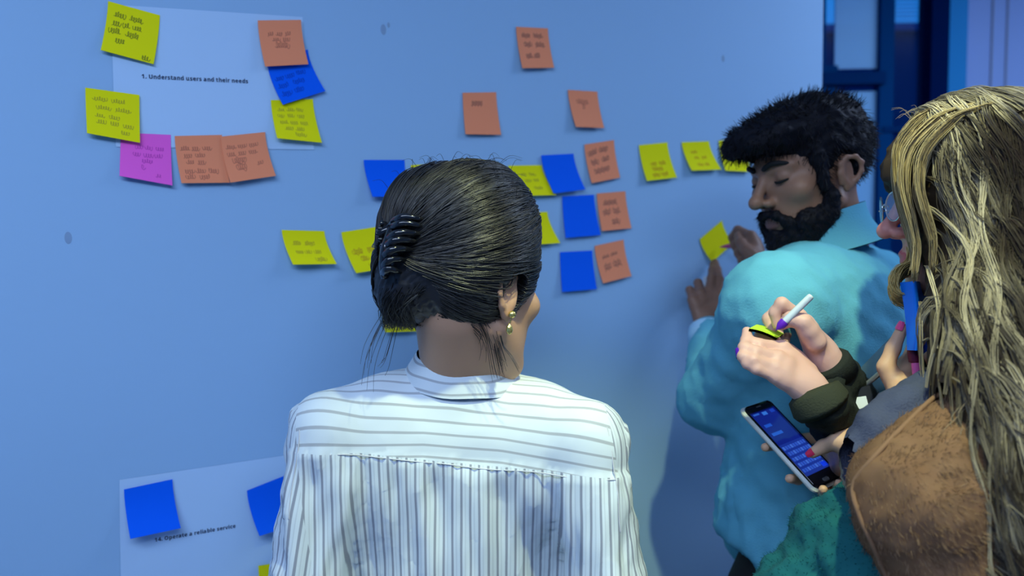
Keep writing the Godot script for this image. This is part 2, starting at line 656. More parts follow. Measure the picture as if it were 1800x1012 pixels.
# ---------------------------------------------------------------- the room
func build_room():
	var white := mat("wall_paint", lin(0.33, 0.545, 0.79), 0.75)
	white.normal_enabled = true
	white.normal_texture = noise_tex(4, 0.05, 512, true, 1.2)
	white.normal_scale = 0.12
	white.uv1_triplanar = true
	white.uv1_world_triplanar = true
	white.uv1_scale = Vector3.ONE * 1.5
	var far := mat("far_wall_paint", lin(0.27, 0.40, 0.74), 0.6)
	# the note wall: a partition that stops at the right
	var e := on_wall(1441, 500)
	var a := Vector3(e.x, 0, e.z) - WALL_U * 3.6
	var b := Vector3(e.x, 0, e.z)
	struct("wall_front", slab(a, b, -WALL_N, 0.12, 0.0, 2.7), white)
	for s in [[674, 52, 0.006], [1271, 103, 0.005], [120, 418, 0.006], [683, 44, 0.003]]:
		var c := on_wall(s[0], s[1], 0.0)
		var blot := lathe([Vector2(0.0, 0.0002), Vector2(s[2] * 0.5, 0.0002), Vector2(s[2], 0.0001)], 14)
		put("smudge", moved(blot, Transform3D(Basis(WALL_U, WALL_N, WALL_U.cross(WALL_N)) * Basis.from_scale(Vector3(0.8, 1, 1.5)), c)), mat("smudge", lin(0.25, 0.38, 0.56), 0.8), get_node("wall_front"))
	# far wall with the glazed door; px at depth 2.7
	var z := -2.7
	var x0 := on_far(1425, 100).x
	var x1 := on_far(1655, 100).x
	var jw := on_far(1688, 100).x - x1
	struct("wall_right", box_mesh(Vector3((x1 + jw + 3.2) / 2, 1.35, z - 0.06), Vector3(3.2 - x1 - jw, 2.7, 0.12)), far)
	struct("wall_corner", box_mesh(Vector3((x0 - 0.4) / 2 + 0.2 , 1.35, z - 0.06), Vector3(x0 - 0.0 + 0.4 - 0.4, 2.7, 0.12)), far)
	struct("wall_lintel", box_mesh(Vector3((x0 + x1 + jw) / 2, 2.6, z - 0.06), Vector3(x1 + jw - x0, 0.2, 0.12)), far)
	struct("trim_1", box_mesh(Vector3(x1 + jw / 2, 1.25, z - 0.03), Vector3(jw, 2.5, 0.14)), mat("jamb_blue", lin(0.03, 0.26, 0.58), 0.7, {"metallic_specular": 0.1}))
	# panel joints on the right wall
	for px in [1742.0, 1768.0]:
		var p := on_far(px, 100)
		put("panel_joint", box_mesh(Vector3(p.x, 1.35, z + 0.001), Vector3(0.006, 2.7, 0.006)), mat("joint", lin(0.2, 0.24, 0.36), 0.7), get_node("wall_right"))
	glazed_door(x0, x1, z)
	# the rest of the shell
	struct("wall_left", box_mesh(Vector3(-2.55, 1.35, 1.0), Vector3(0.12, 2.7, 5.0)), white)
	struct("wall_back", box_mesh(Vector3(0.3, 1.35, 3.0), Vector3(5.9, 2.7, 0.12)), white)
	struct("wall_side", box_mesh(Vector3(3.2, 1.35, 0.1), Vector3(0.12, 2.7, 6.0)), white)
	struct("floor", box_mesh(Vector3(0.3, -0.05, 0.1), Vector3(6.1, 0.1, 6.0)), mat("floor_grey", lin(0.22, 0.23, 0.25), 0.6))
	struct("ceiling", box_mesh(Vector3(0.3, 2.75, 0.1), Vector3(6.1, 0.1, 6.0)), mat("ceiling_white", lin(0.75, 0.76, 0.78), 0.85))

func slab(a: Vector3, b: Vector3, back: Vector3, t: float, y0: float, y1: float) -> ArrayMesh:
	var u := Vector3(0, y0, 0)
	var w := Vector3(0, y1, 0)
	return hexa([a + u, b + u, b + back * t + u, a + back * t + u, a + w, b + w, b + back * t + w, a + back * t + w])

func glazed_door(x0: float, x1: float, z: float):
	var dark := mat("frame_blue", lin(0.004, 0.06, 0.2), 0.8, {"metallic_specular": 0.05})
	var d := Node3D.new()
	d.name = "door_1"
	d.position = Vector3((x0 + x1) / 2, 0, z)
	d.set_meta("kind", "structure")
	add_child(d, true)
	var at := func(px): return on_far(px, 100.0).x
	var ybar: float = on_far(1500, 140).y
	put("frame_post", box_mesh(Vector3(at.call(1640), 1.25, z), Vector3(0.062, 2.5, 0.09)), mat("post_navy", lin(0.001, 0.012, 0.07), 0.8, {"metallic_specular": 0.05}), d)
	put("frame_post", box_mesh(Vector3(at.call(1556), 1.25, z - 0.01), Vector3(0.05, 2.5, 0.05)), mat("mullion_blue", lin(0.003, 0.055, 0.18), 0.8, {"metallic_specular": 0.05}), d)
	put("frame_post", box_mesh(Vector3(at.call(1459), 1.08, z - 0.01), Vector3(0.046, 2.16, 0.05)), mat("mullion_blue", Color.BLACK), d)
	put("frame_post", box_mesh(Vector3(at.call(1436), 1.25, z - 0.005), Vector3(0.04, 2.5, 0.06)), dark, d)
	put("cross_bar", box_mesh(Vector3((at.call(1440) + at.call(1550)) / 2, ybar, z + 0.005), Vector3(at.call(1550) - at.call(1440), 0.042, 0.06)), mat("bar_blue", lin(0.003, 0.035, 0.13), 0.8, {"metallic_specular": 0.05}), d)
	put("cross_bar", box_mesh(Vector3((at.call(1550) + at.call(1625)) / 2, on_far(1590, 228).y, z), Vector3(at.call(1625) - at.call(1550), 0.02, 0.04)), mat("bar_blue", Color.BLACK), d)
	# frosted panes either side of the cross bar
	var frost := mat("frosted_glass", Color(lin(0.30, 0.66, 1.0), 0.82), 0.45, {"transparency": BaseMaterial3D.TRANSPARENCY_ALPHA})
	var xa: float = at.call(1469)
	var xb: float = at.call(1545)
	put("frosted_pane", box_mesh(Vector3((xa + xb) / 2, (ybar + 2.5) / 2 + 0.02, z - 0.012), Vector3(xb - xa, 2.5 - ybar - 0.04, 0.008)), frost, d)
	put("frosted_pane", box_mesh(Vector3((xa + xb) / 2, (ybar + 0.1) / 2 - 0.02, z - 0.012), Vector3(xb - xa, ybar - 0.14, 0.008)), frost, d)
	var clear := mat("clear_glass", Color(0.1, 0.3, 0.5, 0.10), 0.2, {"metallic_specular": 0.1, "transparency": BaseMaterial3D.TRANSPARENCY_ALPHA})
	put("pane", box_mesh(Vector3((at.call(1560) + at.call(1630)) / 2, 1.25, z - 0.012), Vector3(at.call(1630) - at.call(1560), 2.5, 0.006)), clear, d)
	put("pane", box_mesh(Vector3((at.call(1440) + at.call(1469)) / 2, 1.25, z - 0.014), Vector3(at.call(1469) - at.call(1440), 2.5, 0.006)), clear, d)
	# the building across the way: dark lower wall, bright window band with blinds
	var dd := 5.2
	var o := thing("building", "dark blue building seen through the glazed door with a bright blinds window above", "building", Vector3(spot(1560, 0, dd).x, 0, -dd - 0.25))
	var ye: float = spot(1540, 52, dd).y
	put("lower_wall", box_mesh(Vector3(o.position.x, ye / 2, -dd - 0.2), Vector3(3.0, ye, 0.4)), mat("outer_wall", lin(0.003, 0.10, 0.25), 0.8), o)
	put("sill", box_mesh(Vector3(o.position.x, ye - 0.03, -dd - 0.16), Vector3(3.0, 0.05, 0.46)), mat("outer_sill", lin(0.01, 0.22, 0.5), 0.8), o)
	var wn := put("lit_window", box_mesh(Vector3(o.position.x, ye + 0.6, -dd - 0.2), Vector3(3.0, 1.2, 0.06)), mat("window_glow", lin(0.02, 0.1, 0.3), 0.6, {"emission_enabled": true, "emission": Color(0.16, 0.58, 0.98), "emission_energy_multiplier": 0.8}), o)
	for k in 16:
		put("blind_slat", box_mesh(Vector3(spot(1586, 0, dd).x, ye + 0.07 + k * 0.026, -dd - 0.10), Vector3(0.34, 0.004, 0.012), Basis(Vector3.RIGHT, 0.5)), mat("slat", lin(0.02, 0.14, 0.45), 0.5), o)
	put("blind_rod", box_mesh(spot(1567, 20, dd - 0.06) + Vector3(0, 0.1, 0.0), Vector3(0.02, 0.35, 0.012)), mat("blind_rod", lin(0.5, 0.7, 0.9), 0.5), o)

# ---------------------------------------------------------------- papers and sticky notes on the wall
func scribble(im: Image, x: float, y: float, w: float, hgt: float, ink: Color, slope := 0.0):   # one handwritten word
	var p := Vector2(x, y)
	var ph := rng.randf() * 6.0
	var n := int(w * 1.6)
	var s := im.get_width()
	for i in n:
		var f := float(i) / n
		var tall := 1.7 if sin(f * 23.0 + ph * 3.0) > 0.75 else 1.0
		var q2 := Vector2(x + f * w + cos(f * w * 1.1 + ph) * hgt * 0.28, y + slope * f * w - sin(f * w * 1.1 + ph) * hgt * 0.5 * tall)
		var m := int(p.distance_to(q2) * 1.5) + 1 if i > 0 else 1
		if i == 0:
			p = q2
		for k in m:
			var r := p.lerp(q2, float(k) / m)
			for oy in 2:
				for ox in 2:
					var ix := int(r.x) + ox
					var iy := int(r.y) + oy
					if ix > 0 and iy > 0 and ix < s and iy < s:
						im.set_pixel(ix, iy, im.get_pixel(ix, iy).lerp(ink, 0.2))
		p = q2

func note_paper(c: Color, ink: Color, lines: Array) -> StandardMaterial3D:
	var s := 128
	var im := Image.create(s, s, false, Image.FORMAT_RGB8)
	im.fill(c)
	for l in lines:      # [x, y, total width, words, height, slope]
		var x: float = l[0] * s
		var words: int = l[3]
		var each: float = l[2] * s / words
		for k in words:
			scribble(im, x + k * each, l[1] * s + (l[5] if l.size() > 5 else 0.0) * k * each, each * (0.62 + rng.randf() * 0.2), l[4] * s, ink, l[5] if l.size() > 5 else 0.0)
	var m := StandardMaterial3D.new()
	m.albedo_texture = ImageTexture.create_from_image(im)
	m.roughness = 0.8
	m.metallic_specular = 0.25
	return m

# corners in the photograph (top left, top right, bottom right, bottom left); the lower edge stands off the wall by lift
func wall_sheet(c: Array, lift: float, base: float, thick: float, n := 8) -> ArrayMesh:
	var f := func(u: float, v: float) -> Vector3:
		var e := pow(v, 1.5)
		var l := Vector2(lerpf(c[0].x, c[3].x, e), lerpf(c[0].y, c[3].y, v))
		var r := Vector2(lerpf(c[1].x, c[2].x, e), lerpf(c[1].y, c[2].y, v))
		var p := l.lerp(r, u)
		return on_wall(p.x, p.y, base + lift * v * v * (1.0 - 0.25 * u))
	return sheet(f, n, n, thick)

func note(col: String, x: Array, lift: float, label: String, lines := [], base := 0.0012):
	var cols := {"yellow": lin(0.92, 0.86, 0.006), "orange": lin(0.98, 0.31, 0.15), "blue": lin(0.001, 0.13, 0.90), "pink": lin(0.97, 0.14, 0.66)}
	var inks := {"yellow": lin(0.28, 0.24, 0.05), "orange": lin(0.36, 0.10, 0.07), "blue": lin(0.002, 0.05, 0.5), "pink": lin(0.45, 0.04, 0.33)}
	var ink: Color = inks[col]
	if lines.size() and lines[0] is Color:
		ink = lines[0]
		lines = lines.slice(1)
	var c := [Vector2(x[0], x[1]), Vector2(x[2], x[3]), Vector2(x[4], x[5]), Vector2(x[6], x[7])]
	var m: Material
	if lines.size():
		m = note_paper(cols[col], ink, lines)
	else:
		m = mat("note_" + col, cols[col], 0.8, {"metallic_specular": 0.25})
	var o := put("sticky_note", wall_sheet(c, lift, base, 0.0005), m)
	tag(o, label, "sticky note", col + " sticky notes on the wall")

func paper(x: Array, label: String, base: float, lift: float) -> MeshInstance3D:
	var c := [Vector2(x[0], x[1]), Vector2(x[2], x[3]), Vector2(x[4], x[5]), Vector2(x[6], x[7])]
	var o := put("paper_sheet", wall_sheet(c, lift, base, 0.0003), mat("paper_white", lin(0.49, 0.70, 0.94), 0.7))
	tag(o, label, "paper", "printed sheets on the wall")
	return o

func printed(words: String, a: Vector2, b: Vector2, lift: float, weight: int, parent: Node, called: String):   # a line of print from pixel a to pixel b (base line)
	var t := TextMesh.new()
	var f := SystemFont.new()
	f.font_names = PackedStringArray(["Droid Sans"])
	f.font_weight = weight
	t.font = f
	t.text = words
	t.font_size = 32
	t.pixel_size = 0.001
	t.depth = 0.0004
	t.curve_step = 1.0
	var pa := on_wall(a.x, a.y, lift)
	var pb := on_wall(b.x, b.y, lift)
	var box := t.get_aabb()
	var k := pa.distance_to(pb) / box.size.x
	var ux := (pb - pa).normalized()
	var uy := WALL_N.cross(ux).normalized()
	var st := SurfaceTool.new()
	st.begin(Mesh.PRIMITIVE_TRIANGLES)
	st.append_from(t, 0, Transform3D(Basis(ux * k, uy * k, WALL_N * 0.5), pa - ux * (k * box.position.x) ))
	for s in range(1, t.get_surface_count()):
		st.append_from(t, s, Transform3D(Basis(ux * k, uy * k, WALL_N * 0.5), pa - ux * (k * box.position.x)))
	put(called, st.commit(), mat("print_ink", lin(0.02, 0.04, 0.10), 0.7), parent)

func build_notes():
	var upper := paper([196, 8, 532, 30, 552, 263, 204, 258], "white printed sheet with a line about understanding users, ringed by sticky notes", 0.0003, 0.0004)
	printed("1. Understand users and their needs", Vector2(249, 134), Vector2(436, 143), 0.0012, 700, upper, "printed_heading")
	var lower := paper([210, 843, 520, 797, 540, 1050, 214, 1085], "white printed sheet low on the wall with a line about a reliable service", 0.0003, 0.0004)
	printed("14. Operate a reliable service", Vector2(272, 949), Vector2(414, 924), 0.0012, 700, lower, "printed_heading")
	var dark := lin(0.05, 0.06, 0.03)
	note("yellow", [190, 2, 281, 27, 270, 113, 177, 88], 0.006, "yellow note with four lines of bold dark handwriting at the upper sheet's top left corner", [dark, [0.14, 0.22, 0.6, 2, 0.075], [0.12, 0.39, 0.6, 3, 0.07], [0.08, 0.55, 0.66, 2, 0.08], [0.22, 0.72, 0.25, 1, 0.07], [0.76, 0.93, 0.2, 1, 0.07]])
	note("yellow", [150, 154, 245, 167, 246, 251, 153, 234], 0.007, "yellow note with faint writing overlapping the pink note below the sheet's left edge", [[0.14, 0.2, 0.7, 2, 0.06], [0.2, 0.38, 0.7, 2, 0.06], [0.18, 0.56, 0.5, 2, 0.06], [0.2, 0.7, 0.75, 3, 0.06], [0.65, 0.86, 0.2, 1, 0.06]], 0.003)
	note("pink", [212, 233, 300, 237, 303, 326, 210, 309], 0.008, "pink note with purple writing under the upper sheet, the only pink one", [[0.3, 0.3, 0.6, 3, 0.06], [0.25, 0.45, 0.65, 3, 0.06], [0.42, 0.58, 0.35, 1, 0.06], [0.42, 0.72, 0.08, 1, 0.1], [0.7, 0.85, 0.15, 1, 0.05]])
	note("orange", [307, 239, 390, 237, 404, 321, 319, 322], 0.007, "orange note beside the pink one, left of an orange pair under the upper sheet", [[0.1, 0.27, 0.72, 3, 0.065], [0.15, 0.42, 0.5, 2, 0.065], [0.2, 0.56, 0.45, 2, 0.065], [0.12, 0.75, 0.75, 3, 0.07], [0.12, 0.87, 0.6, 2, 0.07]])
	note("orange", [388, 240, 466, 232, 485, 309, 405, 321], 0.008, "orange note right of another orange note under the upper sheet, nearest its lower right corner", [[0.1, 0.25, 0.75, 3, 0.06], [0.1, 0.4, 0.7, 3, 0.06], [0.2, 0.55, 0.4, 1, 0.1], [0.24, 0.7, 0.3, 1, 0.12], [0.7, 0.66, 0.2, 1, 0.06]], 0.003)
	note("blue", [469, 108, 541, 87, 572, 160, 497, 184], 0.006, "dark blue note with writing tucked under the orange note at the sheet's right edge", [lin(0.001, 0.03, 0.3), [0.1, 0.45, 0.75, 3, 0.07], [0.1, 0.62, 0.7, 2, 0.07], [0.1, 0.8, 0.6, 2, 0.08]])
	note("orange", [453, 36, 529, 35, 542, 113, 466, 117], 0.006, "orange note with pale writing covering the upper sheet's top right corner", [[0.2, 0.3, 0.6, 3, 0.06], [0.3, 0.42, 0.45, 2, 0.06], [0.35, 0.55, 0.45, 1, 0.1]], 0.004)
	note("yellow", [476, 176, 550, 174, 566, 251, 487, 243], 0.010, "yellow note with its lower left corner curled, under the blue note by the sheet", [[0.15, 0.25, 0.65, 3, 0.06], [0.12, 0.4, 0.7, 3, 0.06], [0.15, 0.56, 0.7, 3, 0.06], [0.25, 0.72, 0.5, 2, 0.06], [0.45, 0.85, 0.3, 1, 0.06]])
	var brown := lin(0.12, 0.05, 0.05)
	note("orange", [907, 47, 963, 50, 974, 119, 918, 120], 0.008, "orange note with three dark lines, highest and alone at the top of the wall", [brown, [0.15, 0.2, 0.75, 2, 0.08], [0.2, 0.42, 0.7, 2, 0.09], [0.2, 0.7, 0.5, 2, 0.09]])
	note("orange", [813, 163, 872, 162, 881, 237, 818, 236], 0.006, "orange note with one short word, above the crown of the woman in stripes", [brown, [0.25, 0.25, 0.5, 1, 0.09]])
	note("orange", [998, 158, 1050, 161, 1062, 225, 1012, 223], 0.009, "orange note with one light word, above the orange column and right of the highest one", [[0.25, 0.3, 0.55, 1, 0.1], [0.42, 0.42, 0.12, 1, 0.1]])
	note("orange", [1027, 254, 1079, 246, 1090, 312, 1040, 322], 0.006, "tilted orange note, top of the three orange notes beside blue ones", [brown, [0.1, 0.25, 0.75, 2, 0.1, -0.1], [0.15, 0.5, 0.75, 2, 0.1, -0.1], [0.2, 0.74, 0.65, 1, 0.1, -0.1]])
	note("orange", [1049, 340, 1099, 336, 1110, 401, 1058, 406], 0.006, "orange note, middle of the three orange notes beside blue ones", [brown, [0.2, 0.27, 0.6, 1, 0.1, -0.05], [0.15, 0.52, 0.7, 2, 0.11, -0.05], [0.4, 0.78, 0.4, 1, 0.11, -0.05]])
	note("orange", [1045, 432, 1096, 421, 1110, 485, 1060, 498], 0.007, "tilted orange note, bottom of the three orange notes beside blue ones", [brown, [0.2, 0.35, 0.6, 2, 0.06, -0.1], [0.2, 0.62, 0.65, 2, 0.12, -0.1]])
	note("yellow", [893, 291, 952, 290, 978, 343, 918, 344], 0.009, "yellow note slanting out from the woman's hair, left of the top blue note", [[0.3, 0.3, 0.5, 2, 0.07], [0.35, 0.5, 0.5, 2, 0.07], [0.5, 0.75, 0.3, 1, 0.07]])
	note("blue", [951, 273, 1008, 270, 1029, 333, 973, 340], 0.008, "plain blue note, top of the blue column right of the woman's head", [], 0.003)
	note("blue", [988, 345, 1044, 342, 1056, 413, 994, 418], 0.006, "plain blue note, middle of the blue column right of the woman's head")
	note("blue", [984, 443, 1041, 440, 1049, 508, 988, 513], 0.007, "plain blue note, bottom of the blue column right of the woman's head")
	note("yellow", [905, 375, 962, 372, 985, 427, 925, 431], 0.009, "yellow note half hidden by the woman's head, left of the middle blue note", [])
	note("yellow", [722, 290, 782, 287, 790, 345, 730, 350], 0.007, "yellow note peeping out at the top left of the woman's hair", [])
	note("yellow", [815, 288, 874, 285, 885, 340, 826, 345], 0.007, "yellow note peeping out over the crown of the woman's hair", [])
	note("blue", [639, 281, 711, 281, 717, 345, 655, 346], 0.012, "blue note with curled lower edge, left of the woman's hair", [])
	note("yellow", [495, 404, 570, 406, 592, 464, 515, 465], 0.014, "yellow note with three short written lines, leftmost of the middle row", [lin(0.3, 0.2, 0.05), [0.2, 0.38, 0.55, 2, 0.09], [0.2, 0.64, 0.65, 3, 0.08], [0.6, 0.85, 0.3, 1, 0.09]])
	note("yellow", [600, 408, 672, 397, 690, 470, 626, 480], 0.012, "yellow note with orange writing behind the black claw clip", [lin(0.4, 0.16, 0.03), [0.15, 0.52, 0.75, 2, 0.1, -0.05], [0.3, 0.7, 0.55, 2, 0.09, -0.05], [0.45, 0.86, 0.4, 1, 0.08, -0.05]])
	note("yellow", [668, 515, 735, 512, 738, 582, 677, 584], 0.008, "yellow note half hidden under the knot of hair at the woman's nape", [])
	var rust := lin(0.42, 0.13, 0.02)
	note("yellow", [1123, 255, 1173, 250, 1190, 312, 1137, 318], 0.008, "upright yellow note, left of a row of three beside the man's forehead", [rust, [0.3, 0.55, 0.55, 2, 0.08], [0.3, 0.7, 0.45, 1, 0.08], [0.25, 0.86, 0.6, 2, 0.08]])
	note("yellow", [1198, 250, 1246, 248, 1268, 298, 1216, 300], 0.010, "slanted yellow note, middle of a row of three beside the man's forehead", [rust, [0.25, 0.35, 0.3, 1, 0.07], [0.3, 0.55, 0.5, 2, 0.07], [0.3, 0.8, 0.5, 2, 0.07]])
	note("yellow", [1263, 247, 1310, 245, 1320, 302, 1275, 300], 0.008, "yellow note mostly hidden behind the man's black fringe", [])
	note("yellow", [1230, 420, 1269, 387, 1288, 428, 1252, 461], 0.004, "tilted yellow note that the man presses to the wall and writes on", [])
	note("blue", [218, 860, 303, 842, 318, 928, 229, 947], 0.020, "plain blue note standing off the lower sheet at its top left corner", [], 0.003)
	note("blue", [434, 862, 512, 831, 540, 915, 456, 942], 0.016, "plain blue note on the lower sheet against the striped sleeve", [], 0.003)
	note("yellow", [454, 994, 525, 983, 535, 1060, 462, 1070], 0.006, "yellow note at the very bottom of the lower sheet by the striped sleeve", [], 0.003)

# ---------------------------------------------------------------- people
var fn := FastNoiseLite.new()

func noise3(p: Vector3, f: float) -> float:
	return fn.get_noise_3dv(p * f)

func eye_local(w: Vector3) -> Vector3:
	return eye.affine_inverse() * w

func facing(f: Vector3, up: Vector3, at: Vector3) -> Transform3D:      # +z looks along f, +x is the person's left
	var z := f.normalized()
	var x := up.cross(z).normalized()
	return Transform3D(Basis(x, z.cross(x), z), at)

func person(label: String, foot: Vector3) -> Node3D:
	return thing("person", label, "person", Vector3(foot.x, 0, foot.z))

# a head in its own axes: y up, z to the front, origin between the ears
func head_field(neck: Vector3, cell := 0.003, neck_r := 0.055, nose := 1.0, lobe := 1.0) -> Field:
	var f := Field.new(Vector3(-0.105, minf(-0.14, neck.y - 0.03), minf(-0.125, neck.z - 0.08)), Vector3(0.105, 0.14, 0.14), cell)
	f.ell(Vector3(0, 0.045, -0.012), Vector3(0.073, 0.081, 0.094), 0.01)
	f.ell(Vector3(0, 0.0, 0.025), Vector3(0.063, 0.085, 0.064), 0.02)
	f.ell(Vector3(0, -0.05, 0.035), Vector3(0.05, 0.05, 0.05), 0.02)
	f.ell(Vector3(0, -0.088, 0.066), Vector3(0.021, 0.017, 0.02), 0.025)
	f.cap(Vector3(0, -0.02, -0.02), neck, 0.054, neck_r, 0.02)
	for s in [-1.0, 1.0]:
		f.cap(Vector3(s * 0.055, -0.04, 0.0), Vector3(s * 0.02, -0.086, 0.06), 0.014, 0.016, 0.02)
		f.ell(Vector3(s * 0.044, -0.008, 0.06), Vector3(0.022, 0.017, 0.018), 0.02)
		f.ell(Vector3(s * 0.032, 0.016, 0.094), Vector3(0.017, 0.011, 0.013), 0.012, Basis.IDENTITY, -1)
		f.cap(Vector3(s * 0.012, 0.034, 0.083), Vector3(s * 0.045, 0.034, 0.068), 0.009, 0.008, 0.012)
		f.ell(Vector3(s * 0.032, 0.017, 0.071), Vector3(0.0145, 0.0125, 0.0145), 0.004)
	f.cap(Vector3(0, 0.028, 0.083), Vector3(0, -0.014, 0.083 + 0.024 * nose), 0.007, 0.009, 0.010)
	f.ell(Vector3(0, -0.018, 0.085 + 0.025 * nose), Vector3(0.0115, 0.0105, 0.011), 0.008)
	for s in [-1.0, 1.0]:
		f.ell(Vector3(s * 0.012, -0.022, 0.094), Vector3(0.0075, 0.0075, 0.011), 0.006)
	f.cap(Vector3(-0.017, -0.051, 0.083), Vector3(0.017, -0.051, 0.083), 0.006, 0.006, 0.008)
	f.ell(Vector3(0, -0.050, 0.087), Vector3(0.016, 0.006, 0.008), 0.006)
	f.ell(Vector3(0, -0.060, 0.086), Vector3(0.017, 0.0065, 0.008), 0.006)
	f.cap(Vector3(-0.021, -0.0555, 0.095), Vector3(0.021, -0.0555, 0.095), 0.0022, 0.0022, 0.004, -1)
	for s in [-1.0, 1.0]:
		ear(f, s, lobe)
	return f

func ear(f: Field, s: float, lobe := 1.0):
	var e := func(y: float, z: float, out: float) -> Vector3: return Vector3(s * (0.071 + out), y * lobe, z - 0.006)
	f.ell(e.call(0.004, -0.006, 0.004), Vector3(0.007, 0.028 * lobe, 0.017), 0.006, Basis(Vector3.UP, s * 0.45) * Basis(Vector3.RIGHT, -0.2))
	f.ell(e.call(0.003, -0.002, 0.013), Vector3(0.005, 0.013, 0.007), 0.006, Basis.IDENTITY, -1)
	f.chain([e.call(0.004, 0.010, 0.005), e.call(0.022, 0.008, 0.007), e.call(0.033, -0.004, 0.010), e.call(0.031, -0.018, 0.014), e.call(0.018, -0.026, 0.016), e.call(0.0, -0.025, 0.014), e.call(-0.014, -0.016, 0.010), e.call(-0.024, -0.006, 0.006)], [0.003, 0.0036, 0.0038, 0.0038, 0.0037, 0.0035, 0.004, 0.005], 0.004)
	f.ell(e.call(-0.025, -0.001, 0.004), Vector3(0.005, 0.009, 0.007), 0.005)
	f.cap(e.call(0.004, 0.010, 0.005), e.call(-0.016, 0.008, 0.003), 0.004, 0.004, 0.004)

# a hand from its joints (own axes of the viewer): wrist, four knuckles, four fingers of three joints, thumb of four
func hand_dict(wrist: Vector3, arm: Vector3, kn: Array, fingers: Array, thumb: Array, s := 1.0, paint = null) -> Dictionary:
	var lo := wrist
	var hi := wrist
	var all := [wrist, arm] + kn + thumb
	for c in fingers:
		all += c
	for p in all:
		lo = lo.min(p)
		hi = hi.max(p)
	var f := Field.new(lo - Vector3.ONE * 0.04, hi + Vector3.ONE * 0.04, 0.0026)
	f.cap(arm, wrist, 0.025 * s, 0.0235 * s, 0.01)
	var mid := Vector3.ZERO
	for k in 4:
		mid += kn[k] / 4.0
	for k in 4:
		var w: Vector3 = wrist.lerp(kn[k], 0.15) + (kn[k] - mid) * 0.35
		f.cap(w, kn[k], 0.014 * s, [0.0112, 0.0112, 0.0105, 0.0095][k] * s, 0.012)
	for k in 3:
		f.cap(kn[k].lerp(wrist, 0.2), kn[k + 1].lerp(wrist, 0.2), 0.0105 * s, 0.0105 * s, 0.008)
	f.cap(wrist.lerp(mid, 0.3), thumb[1].lerp(thumb[0], 0.4), 0.015 * s, 0.0135 * s, 0.014)
	f.chain(thumb, [0.0145 * s, 0.0115 * s, 0.0098 * s, 0.0078 * s], 0.005)
	for k in 4:
		var r: float = [0.0088, 0.0091, 0.0086, 0.0076][k] * s
		f.chain([kn[k]] + fingers[k], [r * 1.12, r * 1.03, r * 0.92, r * 0.78], 0.0035)
		f.ell(kn[k].lerp(fingers[k][0], 0.02), Vector3.ONE * r * 1.22, 0.004)
	return field_mesh(f, eye, paint)

func nail(tip: Vector3, along: Vector3, face: Vector3, size: float) -> ArrayMesh:     # a small curved plate on a finger end
	var a := along.normalized()
	var n := (face - a * face.dot(a)).normalized()
	var x := a.cross(n)
	var g := func(u: float, v: float) -> Vector3:
		var w := (u - 0.5) * 2.0
		var taper := 1.0 - 0.35 * pow(1.0 - v, 3.0)
		return eye * (tip + x * (w * 0.0052 * size * taper) + a * (0.012 * size * (0.75 - v)) + n * (0.0094 * size - 0.0028 * size * w * w - 0.001 * size * (1.0 - v)))
	return sheet(g, 6, 5, 0.0006)

# short hairs standing on a mesh
func fuzz(d: Dictionary, count: int, length: float, lean: Callable, ca: Color, cb: Color, r := 0.0006, keep = null, segs := 4) -> Strands:
	var s := Strands.new()
	var tris: int = d.idx.size() / 3
	for i in count:
		var t := rng.randi() % tris
		var u := rng.randf()
		var w := rng.randf()
		if u + w > 1.0:
			u = 1.0 - u
			w = 1.0 - w
		var a: int = d.idx[t * 3]
		var b: int = d.idx[t * 3 + 1]
		var c: int = d.idx[t * 3 + 2]
		var lp: Vector3 = d.lv[a] + (d.lv[b] - d.lv[a]) * u + (d.lv[c] - d.lv[a]) * w
		if keep != null and not keep.call(lp):
			continue
		var p: Vector3 = d.v[a] + (d.v[b] - d.v[a]) * u + (d.v[c] - d.v[a]) * w
		var n: Vector3 = d.n[a]
		var dir: Vector3 = lean.call(lp, n)
		var rnd := Vector3(rng.randf() - 0.5, rng.randf() - 0.5, rng.randf() - 0.5)
		dir = (dir + rnd * 0.7).normalized()
		var pts := PackedVector3Array()
		var l := length * (0.5 + rng.randf() * 0.7)
		var bend := Vector3(rng.randf() - 0.5, rng.randf() - 0.7, rng.randf() - 0.5) * 0.8
		var at := p - n * 0.001
		for k in segs:
			pts.append(at)
			at += dir * (l / (segs - 1))
			dir = (dir + bend * (1.0 / segs)).normalized()
		var k2 := rng.randf()
		s.add(pts, r, r * 0.3, ca.lerp(cb, k2 * k2), ca.lerp(cb, k2))
	return s

func skin(key: String, c: Color) -> StandardMaterial3D:
	return mat(key, c, 0.5, {"vertex_color_use_as_albedo": true, "metallic_specular": 0.45, "subsurf_scatter_enabled": true, "subsurf_scatter_strength": 0.06})

func hair_mat(key: String, rough: float, spec := 0.6) -> StandardMaterial3D:
	return mat(key, Color.WHITE, rough, {"vertex_color_use_as_albedo": true, "metallic_specular": spec})

func cloth_mat(key: String, c: Color, weave := 0.4) -> StandardMaterial3D:
	if mats.has(key):
		return mats[key]
	var m := mat(key, c, 0.9, {"metallic_specular": 0.2})
	m.normal_enabled = true
	m.normal_texture = noise_tex(21, 0.12, 256, true, 3.0)
	m.normal_scale = weave
	m.uv1_triplanar = true
	m.uv1_world_triplanar = true
	m.uv1_scale = Vector3.ONE * 9.0
	return m

